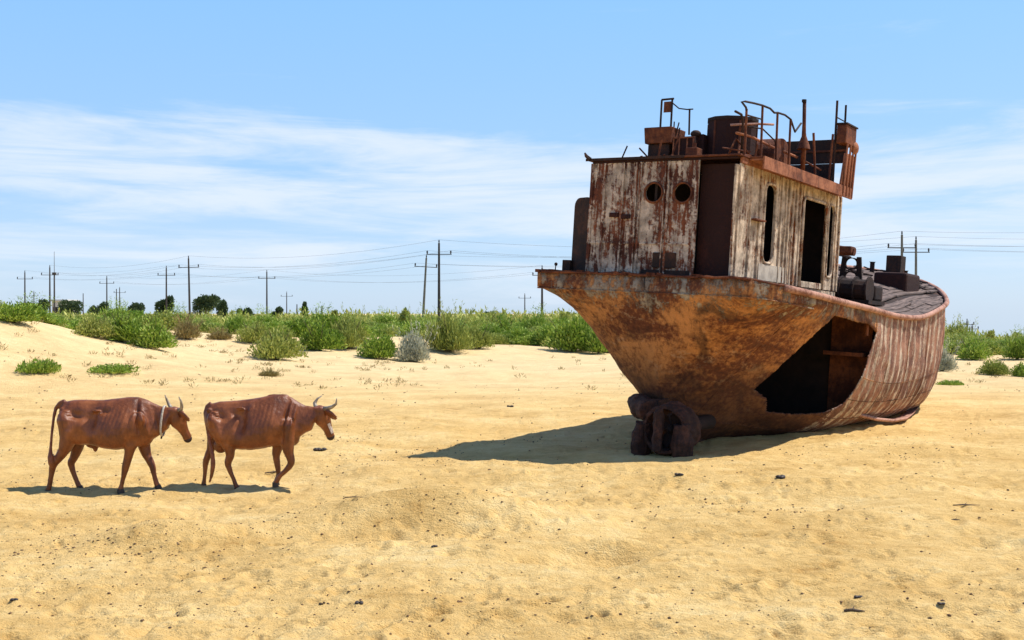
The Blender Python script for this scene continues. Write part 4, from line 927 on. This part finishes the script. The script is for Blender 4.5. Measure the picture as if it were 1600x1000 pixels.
# ------------------------------------------------------------------ vegetation
def blades(rs, cen, rad, n, ln, wd, upb=.5, shell=.35, droop=0.0):
    """n leaf blades filling an ellipsoid dome"""
    a = rs.rand(n) * 2 * PI; ct = rs.rand(n) ** .8; st_ = np.sqrt(1 - ct ** 2); r = shell + (1 - shell) * rs.rand(n) ** .6
    dirv = np.stack([st_ * np.cos(a), st_ * np.sin(a), ct], 1); p = np.array(cen) + dirv * r[:, None] * np.array(rad)
    d = dirv * (1 - upb) + np.array([0, 0, upb]) + rs.randn(n, 3) * .28; d[:, 2] -= droop * rs.rand(n); d /= np.linalg.norm(d, axis=1)[:, None]
    q = np.cross(d, rs.randn(n, 3)); q /= np.linalg.norm(q, axis=1)[:, None]
    L = (ln * (.5 + rs.rand(n)))[:, None]; W = (wd * (.6 + .8 * rs.rand(n)))[:, None]
    return np.stack([p - q * W * .4, p + d * L * .5 - q * W, p + d * L, p + d * L * .5 + q * W], 1).reshape(-1, 3)
def blade_mesh(name, parts):
    V = np.concatenate(parts); V[:, 2] = np.maximum(V[:, 2], .0); F = np.arange(len(V)).reshape(-1, 4); return np_mesh(name, V, F)
def bush_mesh(seed, w_, h, n, kind):
    rs = np.random.RandomState(seed); ps = []; k = rs.randint(8, 14)
    for i in range(k):
        a = rs.rand() * 2 * PI; r = rs.rand() ** .7 * w_ * .30; rx = w_ * (.16 + .14 * rs.rand()); hz = h * (.55 + .40 * rs.rand()) * (1 - .45 * (r / (w_ * .36)) ** 2)
        P_ = dict(round=(.12, .028, .40, .25), feather=(.26, .020, .62, .1), twig=(.16, .015, .45, .1), low=(.09, .024, .35, .0))[kind]
        ps.append(blades(rs, (r * math.cos(a), r * math.sin(a), h * .04), (rx, rx, hz), n // k, P_[0], P_[1], P_[2], P_[3]))
    if kind in ('feather', 'twig'):                                 # sprays standing out of the outline
        for i in range(rs.randint(10, 18)):
            a = rs.rand() * 2 * PI; r = rs.rand() * w_ * .42; t = np.linspace(.2, 1, 34); hh_ = h * (1.0 + .32 * rs.rand()) * (1 - .3 * r / w_)
            px_ = r * (.4 + .9 * t); p = np.stack([px_ * math.cos(a), px_ * math.sin(a), hh_ * t], 1) + rs.randn(34, 3) * .025
            d = rs.randn(34, 3) * .5 + np.array([math.cos(a) * .3, math.sin(a) * .3, 1]); d /= np.linalg.norm(d, axis=1)[:, None]; q = np.cross(d, rs.randn(34, 3)); q /= np.linalg.norm(q, axis=1)[:, None]
            ps.append(np.stack([p, p + d * .07 - q * .013, p + d * .15, p + d * .07 + q * .013], 1).reshape(-1, 3))
    return blade_mesh('shrub', ps)
def stems_mesh(seed, w_, h, n=12):
    rs = random.Random(seed); mb = MB()
    for i in range(n):
        a = rs.uniform(0, 2 * PI); r = rs.uniform(.1, .42) * w_; hh_ = h * rs.uniform(.5, .95)
        mb.tube([(0, 0, -.1), (r * .4 * math.cos(a), r * .4 * math.sin(a), hh_ * .45), (r * math.cos(a), r * math.sin(a), hh_)], [.025, .016, .006], 4)
    return mb.mesh('branches')
KIND = {}
for kname, (kind, w_, h, n, mk) in dict(round_green=('round', 2.0, 1.25, 5200, 'g_green'), round_green_b=('round', 2.2, 1.1, 5200, 'g_green'), feather=('feather', 2.2, 1.7, 5200, 'g_olive'), feather_b=('feather', 1.9, 1.9, 4800, 'g_green'),
                                      olive=('round', 2.3, 1.3, 5000, 'g_olive'), grey=('twig', 1.9, 1.3, 5200, 'g_grey'), dry=('twig', 1.6, .8, 2600, 'g_dry'), low=('low', 1.8, .35, 2200, 'g_green')).items():
    me = bush_mesh(len(KIND) + 3, w_, h, n, kind); me.materials.append(M[mk]); sm = stems_mesh(len(KIND) + 30, w_, h); sm.materials.append(M['bark']); KIND[kname] = (me, sm, w_, h)
def shrub(kname, x, y, wd, ht, label, group, name='shrub', cat='shrub', stems=True, ang_=None):
    me, sm, w_, h = KIND[kname]; o = bpy.data.objects.new(name, me); C.objects.link(o)
    o.location = (x, y, T1(x, y) - .03); o.rotation_euler = (0, 0, rnd.uniform(0, 6.28) if ang_ is None else ang_); o.scale = (wd / w_, wd / w_, ht / h)
    tag(o, label, cat, group)
    if stems: q = bpy.data.objects.new('branches', sm); C.objects.link(q); q.parent = o
    return o
def ground_at(u, v):
    """world point on the terrain met by looking along picture point u, v from the camera"""
    d = Vector(((u - 800) / 1650, 1, -(v - 490) / 1650)); k = 6.0; 
    while k < 400:
        if CAM_H + d.z * k < T1(d.x * k, k): return d.x * k, k
        k *= 1.004
    return d.x * 110, 110.0
front = [  # u, v base, width px, height px, kind, label
 (432, 562, 74, 62, 'olive', 'large olive shrub with a pale skirt standing apart left of the gap in the brush'),
 (500, 548, 62, 52, 'round_green', 'green shrub just left of the bright rounded shrub'),
 (545, 545, 56, 56, 'feather', 'feathery shrub between two rounded green shrubs in the middle of the brush edge'),
 (590, 561, 64, 44, 'round_green_b', 'bright green rounded shrub next to the pale grey shrub'),
 (650, 566, 56, 54, 'grey', 'pale grey-green rounded shrub on bare sand, the only grey one in the middle'),
 (703, 550, 72, 66, 'feather', 'tall feathery olive shrub right of the grey shrub'),
 (748, 545, 40, 44, 'olive', 'small yellow-olive shrub between the tall feathery shrub and a green one'),
 (790, 534, 62, 44, 'round_green', 'green shrub under the leftmost pole near the ship corner'),
 (838, 532, 58, 48, 'feather_b', 'feathery green shrub on the low sand rise left of the hull'),
 (893, 549, 84, 60, 'round_green_b', 'big dark green shrub beside the overhanging stern corner'),
 (935, 552, 50, 50, 'feather_b', 'feathery shrub partly hidden by the flared hull'),
 (240, 545, 66, 50, 'round_green', 'bright green shrub at the foot of the left dune'),
 (190, 535, 70, 52, 'feather_b', 'feathery green shrub on the slope of the left dune'),
 (150, 528, 56, 44, 'olive', 'olive shrub high on the slope of the left dune'),
 (292, 530, 44, 34, 'dry', 'reddish dry shrub on bare sand right of the left dune'),
 (345, 530, 38, 16, 'dry', 'small dry straw tuft on bare sand right of the reddish dry shrub'),
 (395, 536, 44, 40, 'olive', 'dull olive shrub left of the large olive shrub'),
 (1472, 580, 44, 46, 'grey', 'grey-green shrub right beside the bow of the ship'),
 (1520, 562, 54, 38, 'round_green', 'green rounded shrub to the right of the bow'),
 (1556, 586, 44, 30, 'olive', 'small olive shrub in front of the brush at the right edge'),
 (1590, 562, 50, 44, 'feather_b', 'feathery shrub at the right edge of the picture'),
 (1597, 588, 34, 24, 'round_green', 'low green shrub cut by the right edge of the picture'),
 (1500, 545, 50, 44, 'feather', 'tall olive shrub behind the green one right of the bow'),
 (62, 582, 60, 24, 'low', 'low green shrub lying on bare sand at the far left'),
 (176, 583, 72, 16, 'low', 'flat creeping green plant on bare sand left of the cows'),
 (422, 588, 30, 12, 'dry', 'tiny yellow-green tuft on sand in front of the olive shrub'),
 (1488, 602, 36, 10, 'low', 'flat green plant on the sand right of the bow'),
 (20, 503, 80, 34, 'round_green_b', 'green shrub on the crest of the left dune'),
]
for (u, v, wpx, hpx, kn, lab) in front:
    x, y = ground_at(u, v); shrub(kn, x, y, wpx * y / 1650 * 1.25, hpx * y / 1650, lab, 'shrubs along the front edge of the brush')
rs = random.Random(21); cnt = 0; tries = 0
names = ['round_green', 'round_green_b', 'feather', 'feather_b', 'olive', 'round_green', 'feather_b', 'feather_b', 'olive', 'round_green_b']
def front_y(x, y):
    u = 800 + 1650 * x / y; t = float(np.interp(u, [-200, 0, 60, 110, 200, 260, 330, 420, 500, 600, 700, 800, 900, 1000, 1400, 1480, 1560, 1800], [46, 46, 47, 52, 56, 60, 66, 62, 65, 67, 70, 72, 68, 64, 62, 60, 63, 60])); return t
LB = dict(round_green='bright green rounded shrub in the dense band of brush behind the front row', round_green_b='broad green shrub in the dense band of brush behind the front row', feather='tall feathery olive shrub in the dense band of brush behind the front row',
          feather_b='feathery green shrub in the dense band of brush behind the front row', olive='rounded olive shrub in the dense band of brush behind the front row', grey='grey twiggy shrub within the dense band of brush', dry='dry brown shrub within the dense band of brush')
while cnt < 285 and tries < 6000:
    tries += 1; xr = rs.uniform(-.60, .60); fy_ = front_y(xr * 60, 60); y = fy_ + 1 + 42 * rs.random() ** 2.0; x = xr * y
    u = 800 + 1650 * x / y
    if 1010 < u < 1440 and rs.random() < .8: continue
    kn = rs.choice(names); wd = rs.uniform(2.4, 4.3); ht = rs.uniform(.85, 1.55) * (1.2 if 'feather' in kn else 1)
    if kn in ('grey', 'dry'):
        if rs.random() < .5: continue
        ht *= .7; wd *= .7
    if u < 170: ht *= .62; wd *= .8
    if u > 1440: ht *= .8
    shrub(kn, x, y, wd, ht, LB[kn], 'shrubs in the band of brush', stems=False); cnt += 1
# sparse tufts and litter on the sand before the brush: uncountable
rs2 = np.random.RandomState(8); ps = []; ni = 0
while ni < 420:
    y = 34 + 36 * rs2.rand(); x = rs2.uniform(-.62, .62) * y; u = 800 + 1650 * x / y
    dens_ = np.interp(u, [0, 300, 600, 760, 1440, 1600], [1, 1, .7, .12, .2, .8])
    if rs2.rand() > dens_ or y > front_y(x, y) + 6: continue
    z = T1(x, y); bl = blades(rs2, (0, 0, 0), (.10 + .22 * rs2.rand(), .10 + .22 * rs2.rand(), .05 + .12 * rs2.rand()), rs2.randint(10, 34), .11, .012, .3, .1); bl += np.array([x, y, z - .01]); ps.append(bl); ni += 1
V = np.concatenate(ps); me = np_mesh('dry_grass', V, np.arange(len(V)).reshape(-1, 4)); tag(link('dry_grass', me, M['g_dry']), 'thin dry grass scattered over the sand before the brush', 'grass', kind='stuff')
# low undergrowth filling the band between the shrubs
ps = []; rs4 = np.random.RandomState(14); ni = 0
while ni < 2600:
    xr = rs4.uniform(-.62, .62); y = front_y(xr * 60, 60) + 2.5 + 44 * rs4.rand() ** 1.6; x = xr * y
    if vnoise(np.array([x * .25 + 50]), np.array([y * .2]))[0] < .33: continue
    z = T1(x, y); w_ = .5 + .8 * rs4.rand(); bl = blades(rs4, (0, 0, 0), (w_, w_, .25 + .55 * rs4.rand()), 46, .2, .035, .45, .2); ps.append(bl + np.array([x, y, z - .03])); ni += 1
V = np.concatenate(ps); me = np_mesh('undergrowth', V, np.arange(len(V)).reshape(-1, 4)); tag(link('undergrowth', me, M['g_green']), 'low green undergrowth between the shrubs of the brush', 'undergrowth', kind='stuff')
# far brush running to the horizon
ps = []; rs3 = np.random.RandomState(9)
for i in range(1500):
    y = 105 + 260 * rs3.rand() ** 1.3; x = rs3.uniform(-.62, .62) * y; z = T1(x, y); w_ = 1.6 + 2.2 * rs3.rand(); h_ = 1.0 + 1.3 * rs3.rand() ** 2
    bl = blades(rs3, (0, 0, 0), (w_, w_, h_), 70, .5, .12, .4, .4); ps.append(bl + np.array([x, y, z - .1]))
V = np.concatenate(ps); me = np_mesh('far_brush', V, np.arange(len(V)).reshape(-1, 4)); tag(link('far_brush', me, M['g_olive']), 'distant brush covering the plain up to the horizon', 'brush', kind='stuff')

# trees beyond the brush
def crown_mesh(seed, lobes, n, ln, wd):
    rs = np.random.RandomState(seed); ps = []
    for (x, y, z, rx, rz) in lobes:
        k = int(n * (rx * rx) / sum(l[3] ** 2 for l in lobes)); a = blades(rs, (x, y, z), (rx, rx, rz), k, ln, wd, .15, .35); bl = blades(rs, (0, 0, 0), (rx, rx, rz * .7), k // 2, ln, wd, .1, .3); bl[:, 2] *= -1; bl += np.array([x, y, z]); ps += [a, bl]
    V = np.concatenate(ps); return np_mesh('crown', V, np.arange(len(V)).reshape(-1, 4))
def tree(u, vtop, D, wpx, kind, label, seed):
    x = (u - 800) / 1650 * D; z0 = T1(x, D); ztop = CAM_H + (492 - vtop) / 1650 * D; h = (ztop - z0) * .93; W = .88 * wpx * D / 1650; rs = random.Random(seed)
    root = empty('tree', (x, D, z0)); tag(root, label, 'tree', 'far trees on the horizon')
    MB().tube([(0, 0, -.2), (.05 * h * rs.uniform(-1, 1), 0, h * .4), (0, 0, h * .8)], [.05 * h, .035 * h, .015 * h], 7).build('trunk', M['bark'], root)
    if kind == 'poplar': lob = [(0, 0, h * t, W * .5 * f, h * .2) for t, f in ((.25, .8), (.42, 1), (.6, .9), (.76, .6))]
    else: lob = [(rs.uniform(-.33, .33) * W, rs.uniform(-.3, .3) * W, h * rs.uniform(.42, .74), W * rs.uniform(.16, .26), h * rs.uniform(.16, .25)) for _ in range(9)]
    for k in range(4): l = lob[k % len(lob)]; MB().tube([(0, 0, h * .3), (l[0] * .6, l[1] * .6, l[2] * .9), (l[0], l[1], l[2] + l[4] * .5)], [.02 * h, .014 * h, .005 * h], 5).build('limb', M['bark'], root)
    link('crown', crown_mesh(seed, lob, 2600 if D > 115 else 900, .035 * h + .1, (.012 if D > 115 else .007) * h + .03), M['g_tree'] if D > 115 else M['g_olive'], root)
for i, (u, vt, D, wp, kd, lab) in enumerate([
    (322, 453, 140, 46, 'round', 'dark broad tree just right of the tall pole in the left half'), (258, 459, 150, 30, 'round', 'dark rounded tree at the foot of a pole on the left'),
    (349, 465, 135, 22, 'round', 'small dark pointed tree right of the broad tree'), (476, 470, 170, 10, 'poplar', 'narrow dark poplar standing alone on the horizon'),
    (434, 477, 150, 26, 'round', 'flat dark tree beside the middle pole'), (66, 464, 170, 30, 'round', 'dark tree between the two leftmost poles'),
    (110, 466, 175, 44, 'round', 'dark wide tree right of the thin mast'), (152, 468, 175, 34, 'round', 'dark tree left of the crossed pole on the left'),
    (212, 470, 170, 30, 'round', 'dark low tree in the row right of the crossed pole'), (383, 478, 150, 30, 'round', 'low dark tree left of the middle pole'),
    (766, 487, 150, 24, 'round', 'low dark tree on the horizon right of the two tall poles'), (632, 480, 95, 16, 'round', 'small tree sticking out of the brush left of the leaning pole'),
    (522, 478, 95, 12, 'round', 'thin young tree sticking out of the brush in the middle'), (883, 485, 100, 20, 'round', 'young tree above the brush near the overhanging stern'),
    (1490, 508, 110, 14, 'round', 'small tree above the brush right of the bow'), (1548, 514, 105, 12, 'round', 'small dark tree above the brush near the right edge'), (1588, 515, 110, 14, 'round', 'dark tree above the brush at the far right')]):
    tree(u, vt, D, wp, kd, lab, 60 + i)

# ------------------------------------------------------------------ power poles and lines
def pole(u, vt, D, arm, mk, label, lean=0.0, name='power_pole', dbl=False):
    x = (u - 800) / 1650 * D; z0 = T1(x, D); h = CAM_H + (490 - vt) / 1650 * D - z0
    root = empty('power_pole', (x, D, z0 - .05), (0, lean, 0)); tag(root, label, 'power pole', 'power poles beyond the brush')
    MB().tube([(0, 0, 0), (0, 0, h)], [.15, .09], 8).build('post', M[mk], root)
    pts = []
    if arm:
        ca = MB(); ca.box(-arm, arm, -.04, .04, h * .875 - .035, h * .875 + .035); ca.build('crossarm', M['poledark'], root)
        for sx1 in (-arm * .93, arm * .93): MB().tube([(sx1, 0, h * .875), (sx1, 0, h * .875 + .14), (sx1, 0, h * .875 + .24), (sx1, 0, h * .875 + .34)], [.03, .07, .08, .04], 8).build('insulator', M['insul'], root); pts.append((sx1, h * .875 + .34))
        MB().tube([(-.0, 0, h), (0, 0, h + .12), (0, 0, h + .3)], [.03, .07, .04], 8).build('insulator', M['insul'], root); pts.append((0, h + .3))
    e = Euler((0, lean, 0)).to_matrix()
    return [Vector((x, D, z0 - .05)) + e @ Vector((a, 0, z)) for a, z in pts]
PL = {}
PL['A1'] = pole(1409, 366, 84, 1.15, 'pole', 'stout pale concrete pole rising behind the foredeck, the left one of two')
PL['B1'] = pole(1431, 374, 89, 1.15, 'pole', 'thinner pole behind the foredeck, the right one of two')
PL['A2'] = pole(660, 402, 110, 1.2, 'pole', 'leaning power pole left of the tallest pole in the middle', lean=.055)
PL['B2'] = pole(686, 379, 96, 1.15, 'poledark', 'tallest dark power pole in the middle of the picture')
PL['C1'] = pole(847, 418, 118, 1.1, 'poledark', 'power pole standing right behind the overhanging stern corner')
PL['B3'] = pole(297, 403, 122, 1.2, 'poledark', 'tall dark power pole left of the broad tree', lean=-.02)
PL['C2'] = pole(417, 424, 160, 1.3, 'poledark', 'power pole standing alone between broad tree and poplar')
PL['A3'] = pole(260, 418, 149, 1.25, 'poledark', 'power pole just left of the tall one at the broad tree')
PL['B4'] = pole(78, 417, 149, 1.25, 'poledark', 'power pole directly left of the thin antenna mast')
PL['A4'] = pole(39, 425, 165, 1.25, 'poledark', 'leftmost power pole in the picture')
PL['C3'] = pole(167, 433, 185, 1.3, 'poledark', 'crossed power pole right of the thin antenna mast')
PL['D1'] = pole(448, 457, 250, 1.4, 'poledark', 'small distant power pole left of the poplar')
PL['D2'] = pole(820, 460, 220, 1.3, 'poledark', 'small distant power pole left of the overhanging stern corner')
PL['D3'] = pole(187, 450, 230, 1.3, 'poledark', 'small distant power pole, right of a pair on the left')
pole(182, 451, 230, 0, 'poledark', 'bare distant post, left of a pair on the left')
pole(53, 456, 240, 1.0, 'poledark', 'small distant power pole second from the left edge')
pole(130, 458, 240, 0, 'poledark', 'bare distant post between thin mast and crossed pole')
for u, vt, lab in ((464, 475, 'short distant post left of the poplar'), (494, 480, 'short distant post just right of the poplar'), (503, 477, 'short distant post, second to the right of the poplar')): pole(u, vt, 200, 0, 'poledark', lab)
PL['R1'] = pole(1511, 501, 130, .9, 'poledark', 'small power pole above the brush right of the bow')
pole(1519, 509, 130, .8, 'poledark', 'shorter dark pole next to the small one right of the bow')
x = (85 - 800) / 1650 * 160; z0 = T1(x, 160); h = CAM_H + 97 / 1650 * 160 - z0
root = empty('antenna_mast', (x, 160, z0)); tag(root, 'thin antenna mast taller than the poles at the left', 'mast')
MB().tube([(0, 0, 0), (0, 0, h * .72)], [.14, .10], 6).build('post', M['poledark'], root); MB().tube([(0, 0, h * .72), (0, 0, h)], [.05, .03], 6).build('tip', M['wire'], root); MB().box(-.25, .25, -.2, .2, h * .69, h * .72).build('platform', M['poledark'], root)
PL['A0'] = pole(2150, 330, 80, 1.15, 'pole', 'concrete pole outside the right edge carrying the cables on')
PL['B0'] = pole(2200, 345, 86, 1.15, 'pole', 'second concrete pole outside the right edge carrying the cables on')
def wire(keys, idx_, label):
    mb = MB()
    for a, b_ in zip(keys[:-1], keys[1:]):
        p, q = PL[a][idx_], PL[b_][idx_]; L = (q - p).length; sag = .012 * L + .35
        mb.tube([p.lerp(q, t) - Vector((0, 0, sag * 4 * t * (1 - t))) for t in np.linspace(0, 1, 17)], .008, 4)
    tag(mb.build('power_cable', M['wire']), label, 'power cable', 'cables of the power lines')
for ks, nm in ((['A0', 'A1', 'A2', 'A3', 'A4'], 'the leaning pole'), (['B0', 'B1', 'B2', 'B3', 'B4'], 'the tallest pole'), (['C1', 'C2', 'C3'], 'the pole behind the stern corner')):
    for i, w_ in enumerate(('left arm', 'right arm', 'top')): wire(ks, i, 'thin cable strung from the %s of %s' % (w_, nm))
# low village roofs far away on the left
for (u, vt, wp, lab) in ((92, 468, 22, 'low pale flat building on the horizon at the left'),):
    D = 190; x = (u - 800) / 1650 * D; z0 = T1(x, D); W = wp * D / 1650; h = CAM_H + (490 - vt) / 1650 * D - z0
    root = empty('house', (x, D, z0)); tag(root, lab, 'house')
    MB().box(-W / 2, W / 2, 0, 5, 0, h - .3).build('wall', simple_mat('plaster', (.45, .42, .38), (.6, .57, .52)), root)
    MB().box(-W / 2 - .3, W / 2 + .3, -.3, 5.3, h - .3, h).build('roof', simple_mat('roof_sheet', (.5, .5, .5), (.62, .62, .6)), root)
    for k in range(2): MB().box(-W / 4 + k * W / 2 - .4, -W / 4 + k * W / 2 + .4, -.03, .0, h * .4, h * .7).build('window', M['black'], root)

# ------------------------------------------------------------------ small things on the sand
rs = np.random.RandomState(31); VV = []; FF = []
octv = np.array([(1, 0, 0), (-1, 0, 0), (0, 1, 0), (0, -1, 0), (0, 0, 1), (0, 0, -1)], float); octf = np.array([(0, 2, 4), (2, 1, 4), (1, 3, 4), (3, 0, 4), (2, 0, 5), (1, 2, 5), (3, 1, 5), (0, 3, 5)])
clus = [(rs.uniform(-.52, .52), rs.uniform(8, 22)) for _ in range(40)] + [(-.36, 11.6)] * 5 + [(-.08, 12.6)] * 3
P_ = []
for i in range(8000):
    if rs.rand() < .52:
        t, y0 = clus[rs.randint(len(clus))]; y = y0 + rs.randn() * .45; x = t * y0 + rs.randn() * .8
    else: y = 7.5 + 32 * rs.rand() ** 1.4; x = rs.uniform(-.56, .56) * y
    if y < 7 or y > 44: continue
    r = (.003 + .012 * rs.rand() ** 5) * (1 + max(0, y - 12) * .035); P_.append((x, y, r))
P_ = np.array(P_); zz = terr(P_[:, 0], P_[:, 1])
for i, (x, y, r) in enumerate(P_):
    v = octv * r * (1 + .8 * rs.rand(3)) * (1, 1, .6) + rs.randn(6, 3) * r * .18; a = rs.rand() * PI; c_, s_ = math.cos(a), math.sin(a); v = v @ np.array([[c_, -s_, 0], [s_, c_, 0], [0, 0, 1]])
    VV.append(v + (x, y, zz[i] + r * .25)); FF.append(octf + 6 * i)
me = np_mesh('dung_crumbs', np.concatenate(VV), np.concatenate(FF)); tag(link('dung_crumbs', me, simple_mat('dark_crumbs', (.05, .028, .015), (.24, .14, .07), 2, .9)), 'dark crumbs of dung and grit scattered over the sand', 'grit', kind='stuff')
def stick(u, v, L, r, ang_, label, mk='bark', cat='stick'):
    x, y = ground_at(u, v); z = T1(x, y); a = Vector((math.cos(ang_), math.sin(ang_), 0)) * L / 2; mb = MB()
    mb.tube([Vector((x, y, z + r * .6)) - a, Vector((x, y + .01, z + r * 1.3)) - a * .2, Vector((x, y, z + r * .9)) + a * .4, Vector((x, y, z + r * .5)) + a], [r, r * 1.2, r * .9, r * .4], 7)
    mb.tube([Vector((x, y, z + r)) - a * .2, Vector((x, y, z + r * 2.4)) + a * .15 + Vector((0, .05, .01))], [r * .7, r * .3], 6)
    tag(mb.build('stick', M[mk], None, True), label, cat)
stick(1336, 957, .17, .010, -.1, 'short dark stick lying on the sand at the lower right')
stick(1511, 793, .36, .008, .05, 'long thin stick on the sand at the right, the upper of two')
stick(1496, 814, .25, .007, .0, 'thin stick on the sand at the right, the lower of two')
stick(555, 782, .26, .006, .1, 'thin pale stick on the sand below the leading cow')
stick(430, 742, .34, .010, .5, 'bent stick near the front hooves of the leading cow')
def dung(u, v, w_, label):
    x, y = ground_at(u, v); r = random.Random(int(u)); mb = MB()
    for k in range(7): q = w_ * r.uniform(.16, .3); mb.ball((x + r.uniform(-.4, .4) * w_, y + r.uniform(-.25, .25) * w_, T1(x, y) + q * .4), (q, q * .9, q * .6), 7, 5)
    tag(mb.build('dung', M['hoof'], None, True), label, 'dung')
for (u, v, w_, lab) in [(1221, 749, .16, 'dark dung lump in front of the shadow, right of the rudder'), (1062, 743, .12, 'small dark dung lump in the sand right below the rudder'), (677, 855, .08, 'round dark dung lump at the hollow in the middle foreground'),
                       (500, 706, .20, 'dark dung patch to the right of the leading cow'), (1470, 957 - 12, .06, 'small dark dung lump at the lower right, right of the short stick'), (1342, 935, .07, 'dark lump just above the short dark stick'),
                       (562, 945, .07, 'dark lump at the bottom edge left of the middle'), (20, 940, .07, 'dark lump at the lower left corner'), (797, 636, .15, 'dark speck of dung on the plain sand left of the hull')]: dung(u, v, w_, lab)
